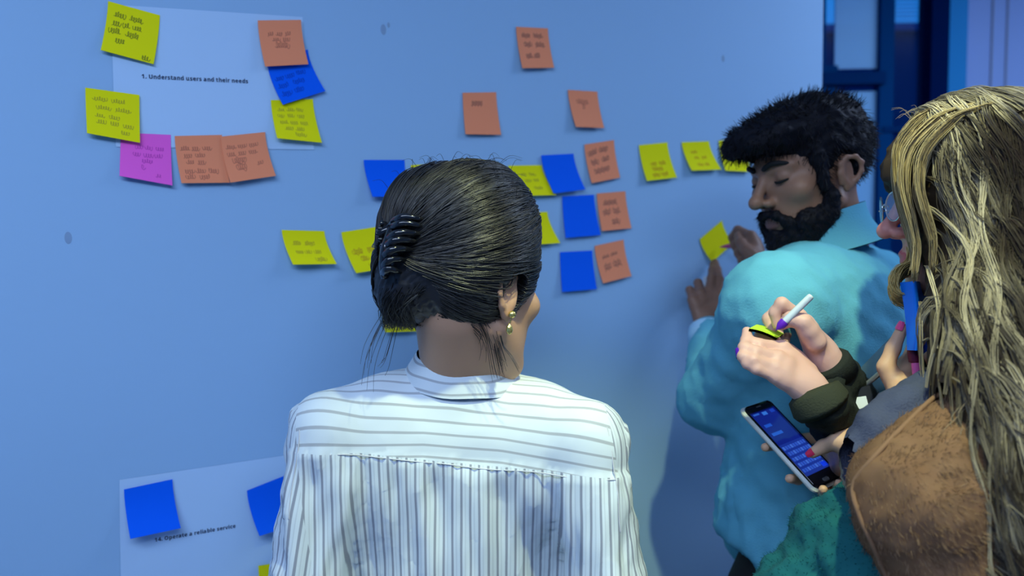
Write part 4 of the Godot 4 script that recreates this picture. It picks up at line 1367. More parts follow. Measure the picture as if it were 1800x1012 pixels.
func up_hair(root: Node3D, hx: Transform3D):
	var f := Field.new(q(640, 620, 1.16), q(975, 255, 0.86) + Vector3(0.02, 0.0, 0.03), 0.004)
	f.ell(q(820, 418, 1.0), Vector3(0.099, 0.108, 0.118), 0.02, Basis(Vector3.BACK, -0.25))
	f.ell(q(820, 490, 1.0), Vector3(0.086, 0.075, 0.096), 0.03)
	f.ell(q(740, 420, 0.97), Vector3(0.052, 0.085, 0.07), 0.03)
	f.ell(hx * Vector3(0, -0.052, 0.082), Vector3(0.13, 0.078, 0.079), 0.006, hx.basis.orthonormalized(), -1)
	f.ell(hx * Vector3(-0.085, 0.0, -0.002), Vector3(0.024, 0.038, 0.020), 0.004, hx.basis.orthonormalized(), -1)
	f.ell(q(716, 478, 0.945), Vector3(0.040, 0.052, 0.046), 0.02)
	f.ell(q(716, 516, 0.955), Vector3(0.037, 0.036, 0.042), 0.02)
	f.cap(q(700, 520, 0.95), q(688, 552, 0.955), 0.020, 0.006, 0.012)
	f.cap(q(725, 530, 0.95), q(722, 556, 0.955), 0.020, 0.006, 0.012)
	var t := q(700, 440, 0.92)
	var bun := q(712, 520, 0.925)
	var comb := func(p: Vector3, n: Vector3) -> float:
		var v := p - t
		var a := atan2(v.y, v.x)
		return 0.0022 * noise3(Vector3(a * 7.0, v.length() * 5.0, p.z * 10.0), 2.2) + 0.0012 * sin(a * 46.0 + 5.0 * noise3(p, 12.0))
	var dark := func(_p: Vector3, _n: Vector3) -> Color: return Color(0.010, 0.010, 0.012)
	var base := field_mesh(f, eye, dark, comb)
	var ho := put("hair", dict_mesh(base), hair_mat("hair_dark", 0.5), root)
	# combed strands drawn back to the clip
	var s := Strands.new()
	var n: int = base.lv.size()
	for i in 5200:
		var p: Vector3 = base.lv[rng.randi() % n]
		if p.distance_to(t) < 0.05:
			continue
		var va := atan2(p.y - t.y, p.x - t.x)
		var off := 0.0005 + rng.randf() * 0.0015 + 0.006 * maxf(0.0, noise3(Vector3(va * 3.0, p.z * 2.0, p.distance_to(t) * 4.0), 2.6))
		var pts := PackedVector3Array()
		var steps := 10 + rng.randi() % 7
		var swirl := (rng.randf() - 0.5) * 0.25
		for k in steps:
			var g := f.grad(p)
			var fv := f.sample(p)
			if fv > 0.02:
				break
			p -= g * (fv - off)
			if p.distance_to(bun) < 0.048:
				break
			pts.append(eye * p)
			var v := t - p
			if v.length() < 0.03:
				break
			var dir := (v - g * v.dot(g)).normalized()
			dir = (dir + g.cross(dir) * swirl + Vector3(0, -0.10, 0)).normalized()
			p += dir * 0.008
		if pts.size() > 3:
			var k2 := pow(rng.randf(), 2.5)
			var c := Color(0.008, 0.008, 0.010).lerp(Color(0.05, 0.043, 0.034), k2)
			s.add(pts, 0.0007, 0.0004, c, c)
	# bun ends, flyaways, wisps by the ear and the nape
	for i in 900:
		var a := q(690 + rng.randf() * 60, 478 + rng.randf() * 40, 0.90 + rng.randf() * 0.04)
		var e := q(672 + rng.randf() * 60, 548 + rng.randf() * 34, 0.93 + rng.randf() * 0.04)
		var m := a.lerp(e, 0.5) + Vector3(-0.012 * rng.randf(), 0, 0.012)
		s.add(PackedVector3Array(smooth_path([eye * a, eye * m, eye * e], 3)), 0.0008, 0.0002, Color(0.008, 0.008, 0.01), Color(0.012, 0.011, 0.012))
	for i in 500:
		var vi := rng.randi() % n
		if base.ln[vi].y < 0.75:
			continue
		var a: Vector3 = base.lv[vi]
		var e := a + Vector3((rng.randf() - 0.4) * 0.06, rng.randf() * 0.014, 0.01)
		s.add(PackedVector3Array(smooth_path([eye * a, eye * (a.lerp(e, 0.5) + Vector3(0, 0.008, 0)), eye * e], 4)), 0.00035, 0.00015, Color(0.01, 0.01, 0.012), Color(0.02, 0.018, 0.016))
	for w in [[[868, 520, 0.945], [866, 570, 0.95], [880, 625, 0.955], [884, 640, 0.955], 18, 12], [[845, 560, 0.93], [862, 590, 0.94], [872, 630, 0.95], [878, 642, 0.95], 10, 16], [[880, 590, 0.94], [886, 610, 0.94], [900, 628, 0.93], [912, 650, 0.93], 4, 3], [[690, 540, 0.95], [668, 580, 0.95], [650, 625, 0.94], [645, 665, 0.94], 8, 16], [[700, 560, 0.95], [690, 600, 0.95], [680, 640, 0.95], [672, 655, 0.95], 6, 12], [[830, 575, 0.935], [845, 590, 0.94], [850, 605, 0.945], [848, 620, 0.95], 10, 18]]:
		for i in int(w[4]):
			var jit: Vector2 = Vector2(rng.randf() - 0.5, rng.randf() - 0.5) * w[5]
			var jz := (rng.randf() - 0.5) * 0.02
			var pts := []
			for k in 4:
				pts.append(eye * q(w[k][0] + jit.x * (0.6 + 0.3 * k), w[k][1] + jit.y * (1.0 + k), w[k][2] + jz * (0.5 + 0.4 * k)))
			s.add(PackedVector3Array(smooth_path(pts, 4)), 0.0005, 0.0002, Color(0.012, 0.01, 0.01), Color(0.03, 0.02, 0.016))
	var so := put("strands", strands_mesh(s), hair_mat("hair_strand_dark", 0.42, 0.6), ho)
	so.set_meta("kind", "stuff")
	claw_clip(root)

func claw_clip(root: Node3D):
	var gloss := mat("clip_black", lin(0.006, 0.007, 0.010), 0.12, {"metallic_specular": 0.6})
	var clip := Node3D.new()
	clip.name = "claw_clip"
	root.add_child(clip)
	var sp := smooth_path([q(693, 388, 0.905), q(684, 420, 0.888), q(676, 455, 0.885), q(676, 486, 0.90)], 6)
	var rad := []
	var wsp := []
	for k in sp.size():
		rad.append(0.0075 - 0.002 * absf(k - 9.0) / 9.0)
		wsp.append(eye * sp[k])
	put("spine", tube_mesh(wsp, rad, 12), gloss, clip)
	for k in 7:
		var a: Vector3 = sp[1 + int(k * 2.6)]
		var ends: Array = [[744, 386], [746, 398], [741, 411], [733, 424], [725, 438], [714, 456], [704, 478]][k]
		var e := q(ends[0], ends[1], 0.893)
		var m := a.lerp(e, 0.5) + Vector3(0.0, 0.004, 0.014)
		var pts := []
		var rr := []
		var path := smooth_path([a, a.lerp(m, 0.5) + Vector3(0, 0.001, 0.006), m, m.lerp(e, 0.6) + Vector3(0, 0, 0.004), e], 4)
		for i in path.size():
			pts.append(eye * path[i])
			rr.append(lerpf(0.0062, 0.0022, float(i) / path.size()))
		put("claw", tube_mesh(pts, rr, 10), gloss, clip)
	# hinge with its toothed thumb grip
	put("grip", tube_mesh([eye * q(690, 398, 0.905), eye * q(678, 404, 0.90), eye * q(664, 410, 0.90)], [0.009, 0.0095, 0.007], 12, 0.7), gloss, clip)
	for k in 5:
		var y := 392 + k * 9.5
		put("grip_tooth", tube_mesh([eye * q(678, y + 2, 0.90), eye * q(666 + absf(k - 2) * 2, y, 0.896), eye * q(660 + absf(k - 2) * 4, y - 1, 0.896)], [0.0035, 0.0034, 0.002], 8), gloss, clip)

func fair_woman():
	var hip_w := spot(1760, 1330, 0.98)
	var root := person("woman at the right with long fair hair and glasses in a brown fleece coat", hip_w)
	var hx := facing(Vector3(-0.955, -0.05, -0.24), Vector3(-0.02, 1, 0), q(1716, 372, 0.94)).scaled_local(Vector3.ONE * 0.97)
	var paint := func(p: Vector3, _n: Vector3) -> Color:
		var c := Color(0.62, 0.33, 0.24)
		if p.z > 0.09 and p.y > -0.03:
			c = Color(0.66, 0.27, 0.22)
		if p.z > 0.072 and Vector2(p.x / 0.021, (p.y + 0.056) / 0.011).length() < 1.0:
			c = Color(0.52, 0.10, 0.11)
		return c
	var nb := q(1745, 590, 0.95)
	var hf := head_field(hx.affine_inverse() * nb, 0.003, 0.05)
	var head := field_mesh(hf, eye * hx, paint)
	var warm := func(_p: Vector3, _n: Vector3) -> Color: return Color(0.62, 0.37, 0.235)
	# hand under the phone, its thumb over the screen
	var pw := q(1502, 780, 0.965)
	var ph := hand_dict(pw, q(1537, 794, 0.94), [q(1444, 768, 1.105), q(1452, 790, 1.095), q(1460, 812, 1.075), q(1468, 832, 1.055)],
		[[q(1400, 772, 1.115), q(1366, 782, 1.085), q(1345, 786, 1.045)], [q(1428, 822, 1.09), q(1402, 842, 1.05), q(1388, 841, 1.015)], [q(1452, 852, 1.05), q(1448, 867, 1.01), q(1447, 860, 0.985)], [q(1472, 852, 1.03), q(1475, 862, 1.0), q(1474, 849, 0.985)]],
		[q(1494, 780, 0.962), q(1472, 775, 0.965), q(1448, 784, 0.985), q(1428, 796, 0.99)], 0.9, warm)
	# raised hand with the blue pad and the pink marker
	var uw := q(1592, 705, 0.93)
	var uh := hand_dict(uw, q(1605, 740, 0.90), [q(1592, 640, 0.985), q(1600, 655, 0.98), q(1606, 668, 0.97), q(1610, 680, 0.96)],
		[[q(1605, 612, 0.992), q(1616, 598, 0.985), q(1622, 588, 0.972)], [q(1618, 638, 0.985), q(1630, 632, 0.97), q(1632, 626, 0.955)], [q(1622, 658, 0.975), q(1632, 655, 0.958), q(1630, 650, 0.945)], [q(1624, 676, 0.96), q(1632, 672, 0.945), q(1628, 668, 0.935)]],
		[q(1580, 682, 0.95), q(1557, 645, 0.955), q(1570, 612, 0.955), q(1586, 577, 0.95)], 0.9, warm)
	var ls := q(1680, 790, 0.80)
	var rs := q(1745, 745, 1.02)
	var bf := Field.new(Vector3(q(1450, 0, 0.9).x, eye_local(hip_w).y - 0.15, -1.25), Vector3(q(2050, 0, 0.9).x, q(0, 540, 0.95).y, -0.68), 0.013)
	bf.chain([nb, q(1750, 860, 0.96), eye_local(hip_w)], [0.05, 0.10, 0.10], 0.05)
	bf.chain([ls, rs], [0.045, 0.045], 0.04)
	bf.chain([ls, q(1680, 960, 0.80), q(1640, 860, 0.86), q(1605, 740, 0.90)], [0.042, 0.034, 0.03, 0.026], 0.02)
	bf.chain([rs, q(1625, 950, 0.94), q(1537, 794, 0.94)], [0.042, 0.034, 0.026], 0.02)
	put("body", dict_mesh(dict_join([head, ph, uh, field_mesh(bf, eye, warm)])), skin("skin_fair", Color.WHITE), root)
	var red := mat("nail_red", lin(0.62, 0.03, 0.09), 0.25)
	put("nail", nail(q(1428, 796, 0.99), q(1428, 796, 0.99) - q(1448, 784, 0.985), Vector3(0.25, 0.7, 0.7), 0.85), red, root)
	put("nail", nail(q(1586, 577, 0.95), q(1588, 570, 0.95) - q(1571, 612, 0.955), Vector3(-0.9, 0.1, 0.5), 0.95), mat("nail_pink", lin(0.80, 0.08, 0.25), 0.25), root)
	glasses(root, eye * hx)
	coat(root, ls, rs, hip_w)
	long_hair(root, hx)
	legs(root, hip_w + Vector3(0, -0.04, 0), Vector3(0, 0, 1), Vector3(-1, 0, 0), mat("trousers_black", Color.BLACK), hip_w.y + 0.03)

func glasses(root: Node3D, xf: Transform3D):
	var m := mat("wire_silver", lin(0.6, 0.62, 0.62), 0.2, {"metallic": 0.9})
	var g := Node3D.new()
	g.name = "glasses"
	root.add_child(g)
	for s in [-1.0, 1.0]:
		var l := []
		for k in 25:
			var a := TAU * k / 24.0
			l.append(xf * Vector3(s * (0.033 + cos(a) * 0.024), 0.012 + sin(a) * 0.019, 0.106 - 0.004 * cos(a)))
		put("rim", tube_mesh(l, filled(25, 0.0011), 6), m, g)
		var pane := func(u: float, v: float) -> Vector3:
			var w := Vector2(u * 2 - 1, v * 2 - 1)
			w = Vector2(w.x * sqrt(1 - w.y * w.y / 2), w.y * sqrt(1 - w.x * w.x / 2))
			return xf * Vector3(s * 0.033 + w.x * 0.0235, 0.012 - w.y * 0.0185, 0.106 - 0.004 * w.x * s)
		put("lens", sheet(pane, 8, 8, 0.0012), mat("lens_glass", Color(0.9, 0.95, 1.0, 0.08), 0.03, {"transparency": BaseMaterial3D.TRANSPARENCY_ALPHA}), g)
		put("temple", tube_mesh(smooth_path([xf * Vector3(s * 0.057, 0.014, 0.104), xf * Vector3(s * 0.072, 0.014, 0.06), xf * Vector3(s * 0.077, 0.012, 0.0), xf * Vector3(s * 0.076, -0.005, -0.02)], 4), filled(13, 0.0014), 6), m, g)
	put("bridge", tube_mesh(smooth_path([xf * Vector3(-0.010, 0.014, 0.107), xf * Vector3(0, 0.018, 0.110), xf * Vector3(0.010, 0.014, 0.107)], 4), filled(9, 0.0012), 6), m, g)

func coat(root: Node3D, ls: Vector3, rs: Vector3, hip_w: Vector3):
	var hip := eye_local(hip_w)
	var f := Field.new(Vector3(q(1470, 0, 0.72).x, q(0, 1180, 0.95).y, -1.22), Vector3(q(2000, 0, 0.95).x, q(0, 640, 0.8).y + 0.03, -0.60), 0.009)
	f.cap(q(1606, 868, 0.77), q(1742, 775, 0.79), 0.056, 0.062, 0.05)
	f.ell(q(1705, 862, 0.80), Vector3(0.088, 0.085, 0.075), 0.05)
	f.cap(q(1612, 880, 0.77), q(1664, 1010, 0.775), 0.057, 0.060, 0.04)
	f.ell(q(1770, 960, 0.86), Vector3(0.14, 0.20, 0.15), 0.06)
	f.ell(q(1790, 800, 0.88), Vector3(0.10, 0.11, 0.13), 0.06)
	f.cap(rs + Vector3(0.02, 0, 0), q(1690, 960, 0.99), 0.062, 0.06, 0.04)
	f.chain([q(1775, 960, 0.93), hip], [0.15, 0.17], 0.06)
	var soft := func(p: Vector3, _n: Vector3) -> float: return 0.006 * noise3(p, 18.0) + 0.003 * noise3(p, 55.0)
	var tint := func(p: Vector3, _n: Vector3) -> Color:
		var k := 0.5 + 0.5 * noise3(p, 30.0)
		return Color(0.15, 0.080, 0.045).lerp(Color(0.22, 0.125, 0.07), k)
	var d := field_mesh(f, eye, tint, soft)
	var co := put("coat", dict_mesh(d), mat("fleece_brown", Color.WHITE, 0.95, {"vertex_color_use_as_albedo": true, "metallic_specular": 0.15}), root)
	var lay := func(p: Vector3, n: Vector3) -> Vector3: return n * 0.45 + eye.basis * Vector3(0.5, -0.25 + noise3(p, 25.0), 0.1)
	var seen := func(p: Vector3) -> bool: return p.z > -0.95 and p.y > -0.40
	var fz := put("fleece", strands_mesh(fuzz(d, 60000, 0.0075, lay, Color(0.14, 0.072, 0.038), Color(0.36, 0.23, 0.14), 0.00034, seen)), mat("fleece_hair", Color.WHITE, 0.8, {"vertex_color_use_as_albedo": true, "metallic_specular": 0.2}), co)
	fz.set_meta("kind", "stuff")
	# the coat's edge binding
	var eg := smooth_path([q(1690, 668, 0.80), q(1640, 700, 0.785), q(1585, 752, 0.775), q(1535, 805, 0.768), q(1500, 852, 0.765), q(1510, 905, 0.757), q(1535, 960, 0.753), q(1566, 1030, 0.75)], 6)
	var we := []
	for p in eg:
		we.append(eye * struck(f, p))
	put("binding", tube_mesh(we, filled(we.size(), 0.0026), 8), mat("binding_tan", lin(0.22, 0.12, 0.065), 0.9), co)
	# grey blue scarf edge behind the coat, teal knitted sleeve below
	var bn := Field.new(Vector3(q(1450, 0, 0.88).x, q(0, 900, 0.9).y, -0.98), Vector3(q(1800, 0, 0.9).x, q(0, 610, 0.88).y, -0.74), 0.006)
	bn.chain([q(1496, 842, 0.83), q(1512, 800, 0.83), q(1545, 755, 0.83), q(1590, 718, 0.835), q(1640, 690, 0.84), q(1710, 672, 0.85)], [0.012, 0.019, 0.022, 0.022, 0.022, 0.022], 0.02)
	bn.chain([q(1530, 830, 0.84), q(1590, 760, 0.85), q(1660, 720, 0.87)], [0.02, 0.03, 0.035], 0.03)
	var wr := func(p: Vector3, _n: Vector3) -> float: return 0.004 * noise3(p, 40.0)
	put("scarf", dict_mesh(field_mesh(bn, eye, null, wr)), cloth_mat("scarf_slate", lin(0.060, 0.070, 0.115), 0.8), root)
	var tl := Field.new(Vector3(q(1260, 0, 0.90).x, q(0, 1150, 0.95).y, -1.08), Vector3(q(1640, 0, 0.86).x, q(0, 830, 0.84).y, -0.70), 0.007)
	tl.chain([q(1490, 880, 0.93), q(1470, 960, 0.90), q(1440, 1060, 0.88)], [0.020, 0.050, 0.075], 0.04)
	tl.chain([q(1505, 890, 0.88), q(1530, 960, 0.85), q(1555, 1050, 0.84)], [0.02, 0.05, 0.07], 0.04)
	var fold := func(p: Vector3, _n: Vector3) -> float: return 0.012 * noise3(Vector3(p.x + p.y * 0.7, p.y * 0.4, p.z), 20.0) + 0.002 * noise3(p, 90.0)
	var td := field_mesh(tl, eye, null, fold)
	var to := put("shawl", dict_mesh(td), mat("shawl_teal", lin(0.006, 0.105, 0.115), 0.95), root)
	var out := func(_p: Vector3, n: Vector3) -> Vector3: return n + Vector3(-0.2, 0.1, 0)
	var tz := put("nap", strands_mesh(fuzz(td, 5000, 0.0045, out, Color(0.006, 0.10, 0.11), Color(0.02, 0.18, 0.18), 0.0004, null, 3)), mat("shawl_nap", Color.WHITE, 0.9, {"vertex_color_use_as_albedo": true}), to)
	tz.set_meta("kind", "stuff")

func struck(f: Field, p: Vector3) -> Vector3:      # where the sight line through p meets the body, or p itself
	var dir := p.normalized()
	for k in 200:
		var at := dir * (p.length() - 0.12 + k * 0.0015)
		if f.sample(at) < 0.002:
			return at
	return p

func long_hair(root: Node3D, hx: Transform3D):
	var f := Field.new(Vector3(q(1520, 0, 0.94).x, q(0, 1080, 0.8).y, -1.12), Vector3(q(1960, 0, 0.94).x, q(0, 160, 0.9).y + 0.02, -0.60), 0.006)
	f.ell(hx * Vector3(0, 0.046, -0.012), Vector3(0.086, 0.090, 0.106), 0.01, hx.basis.orthonormalized())
	f.ell(q(1705, 300, 0.92), Vector3(0.095, 0.078, 0.10), 0.03)
	f.ell(hx * Vector3(0, -0.045, 0.115), Vector3(0.10, 0.088, 0.068), 0.01, hx.basis.orthonormalized(), -1)
	f.chain([q(1748, 380, 0.885), q(1768, 480, 0.86), q(1752, 590, 0.82), q(1755, 700, 0.775), q(1780, 830, 0.745), q(1800, 1010, 0.735)], [0.075, 0.066, 0.058, 0.045, 0.040, 0.046], 0.05)
	f.chain([q(1790, 400, 0.93), q(1810, 600, 0.88), q(1830, 800, 0.80), q(1850, 1010, 0.78)], [0.08, 0.075, 0.06, 0.06], 0.05)
	var wave := func(p: Vector3, _n: Vector3) -> float: return 0.007 * noise3(Vector3(p.x * 1.6, p.y * 0.5, p.z * 1.6), 22.0) + 0.003 * noise3(Vector3(p.x * 2.0, p.y * 0.5, p.z * 2.0), 55.0)
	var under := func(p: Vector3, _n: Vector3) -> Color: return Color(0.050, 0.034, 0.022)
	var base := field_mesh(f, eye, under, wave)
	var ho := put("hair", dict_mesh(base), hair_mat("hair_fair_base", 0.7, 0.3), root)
	var s := Strands.new()
	# locks leave the parting on the crown, or the curtain below, and fall in waves; each lock is a bundle of hairs
	var n: int = base.lv.size()
	var inv := hx.affine_inverse()
	for i in 1500:
		var vi := rng.randi() % n
		var p: Vector3 = base.lv[vi]
		if i >= 420 and base.ln[vi].z < -0.25:
			continue
		if i < 420:
			var z := lerpf(0.070, -0.09, rng.randf())
			p = hx * Vector3((rng.randf() - 0.5) * 0.06, 0.138 - 2.6 * z * z, z)
		if p.y < -0.42 or p.z < -1.08:
			continue
		var off := 0.002 + 0.012 * rng.randf() * rng.randf()
		var ph := rng.randf() * TAU
		var amp := 0.25 + rng.randf() * 0.55
		var freq := 0.5 + rng.randf() * 0.4
		var side := 1.0 if rng.randf() < 0.8 else -1.0
		var dir := (hx.basis * Vector3(side * 0.8, 0.1, -0.35)).normalized()
		var steps := 16 + rng.randi() % 20
		var drift := Vector3(0.02 + 0.16 * rng.randf(), 0, 0.14)
		var path := []
		var gs := []
		for k in steps:
			var v := f.sample(p)
			if v > 0.5:
				break
			var g := f.grad(p)
			if v < 0.03:
				p -= g * clampf(v - off, -0.02, 0.02) * (1.0 if v < off else 0.5)
			var l := inv * p
			if l.z > (0.055 if l.y > 0.0 else 0.015) and l.y < 0.045 and l.y > -0.14 and l.x < 0.10 and k > 0:
				break
			if l.z > 0.078 and l.y > 0.0 and k > 0:
				break
			path.append(p)
			gs.append(g)
			var want := Vector3(0, -1, 0) + drift
			dir = (dir * 0.72 + want * 0.35).normalized()
			dir = (dir - g * minf(0.0, dir.dot(g))).normalized()
			var wob := g.cross(dir) * sin(ph + k * freq) * amp * 0.40 + g * cos(ph + k * freq) * amp * 0.25
			p += (dir + wob).normalized() * 0.016
		if path.size() < 4:
			continue
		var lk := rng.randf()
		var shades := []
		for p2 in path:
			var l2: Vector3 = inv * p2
			var crown := smoothstep(0.075, 0.125, l2.y)  # light falling on the top of the head, painted in as paler hair
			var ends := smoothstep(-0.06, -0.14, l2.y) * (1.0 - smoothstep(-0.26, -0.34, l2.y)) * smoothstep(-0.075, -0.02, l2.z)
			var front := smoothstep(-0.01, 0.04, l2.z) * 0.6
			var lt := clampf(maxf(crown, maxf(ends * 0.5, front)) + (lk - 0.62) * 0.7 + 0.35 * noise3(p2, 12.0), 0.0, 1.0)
			shades.append(Color(0.022, 0.014, 0.011).lerp(Color(0.62, 0.53, 0.36), lt * lt))  # shade of middle and back painted into the dark tone; front, ends own blond
		var wide := 0.003 + 0.006 * rng.randf()
		for h in 9:
			var ja := rng.randf() * TAU
			var jr := sqrt(rng.randf()) * wide
			var ph2 := rng.randf() * TAU
			var pts := PackedVector3Array()
			var m := path.size()
			for k in m:
				var fr := float(k) / (m - 1)
				var w: Vector3 = gs[k].cross(Vector3(0, -1, 0)).normalized()
				var sp := jr * (1.0 - 0.6 * fr) + 0.0015 * sin(ph2 + k * 0.9)
				pts.append(eye * (path[k] + w * (cos(ja) * sp) + gs[k] * (absf(sin(ja)) * sp * 0.6)))
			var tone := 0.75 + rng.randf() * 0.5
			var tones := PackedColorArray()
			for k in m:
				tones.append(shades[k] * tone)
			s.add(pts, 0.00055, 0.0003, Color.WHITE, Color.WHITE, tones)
	# front locks over the temple and cheek, one curling forward under the chin
	for w in [[[[1690, 190], [1622, 212], [1582, 262], [1577, 315], [1588, 372], [1604, 430], [1612, 485]], 0.905, 170, 26], [[[1720, 190], [1650, 215], [1598, 268], [1588, 330], [1602, 395], [1610, 440], [1606, 485]], 0.872, 170, 26], [[[1750, 192], [1680, 215], [1628, 270], [1616, 325], [1628, 380], [1640, 425], [1640, 470]], 0.852, 110, 26], [[[1608, 400], [1612, 440], [1606, 470], [1585, 478], [1570, 498], [1574, 520], [1592, 532]], 0.94, 150, 22, 1], [[[1606, 440], [1604, 465], [1582, 480], [1572, 505], [1580, 524], [1600, 528]], 0.935, 120, 22, 1],
		[[[1690, 205], [1650, 250], [1650, 330], [1680, 400], [1672, 470], [1656, 560], [1654, 640]], 0.885, 120, 30]]:
		for i in int(w[2]):
			var a := Vector2(rng.randf() - 0.5, rng.randf() - 0.5)
			var pts := []
			var cnt: int = w[0].size() - (rng.randi() % 3 if w.size() < 5 else 0)
			var first := rng.randi() % 2 if w.size() < 5 else 0
			for k in range(first, cnt):
				var taper := 1.0 - 0.6 * float(k) / cnt
				pts.append(eye * (q(w[0][k][0] + a.x * w[3] * taper, w[0][k][1] + a.y * 22.0, w[1] + a.y * 0.03) + Vector3(rng.randf() - 0.5, rng.randf() - 0.5, rng.randf() - 0.5) * 0.003))
			var c := Color(0.20, 0.14, 0.065).lerp(Color(0.62, 0.50, 0.27), rng.randf())
			if w.size() > 4:
				c = Color(0.50, 0.34, 0.10).lerp(Color(0.85, 0.66, 0.27), rng.randf())
			s.add(PackedVector3Array(smooth_path(pts, 4)), 0.0006, 0.0003, c, c * 1.05)
	# stray hairs over the crown and over the coat
	for i in 130:
		var x := 1600 + rng.randf() * 220
		var a := q(x, 196 + 30 * pow((1720 - x) / 120.0, 2.0) * 0.6, 0.93)
		var e := a + Vector3((rng.randf() - 0.6) * 0.06, rng.randf() * 0.016, (rng.randf() - 0.5) * 0.03)
		s.add(PackedVector3Array(smooth_path([eye * a, eye * (a.lerp(e, 0.5) + Vector3(0, 0.008, 0)), eye * e], 4)), 0.0003, 0.00015, Color(0.4, 0.32, 0.2), Color(0.5, 0.42, 0.28))
	for i in 320:
		var a := q(1690 + rng.randf() * 130, 690 + rng.randf() * 250, 0.735 + rng.randf() * 0.02)
		var pts := []
		var dir := Vector3((rng.randf() - 0.55) * 0.9, -1, 0.0).normalized()
		var ph := rng.randf() * TAU
		for k in 6:
			pts.append(eye * a)
			a += (dir + Vector3(sin(ph + k * 1.3) * 0.8, 0, 0)) * 0.011
		s.add(PackedVector3Array(smooth_path(pts, 3)), 0.0004, 0.0002, Color(0.35, 0.26, 0.16), Color(0.5, 0.40, 0.26))
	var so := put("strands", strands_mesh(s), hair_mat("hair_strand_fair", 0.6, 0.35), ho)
	so.set_meta("kind", "stuff")

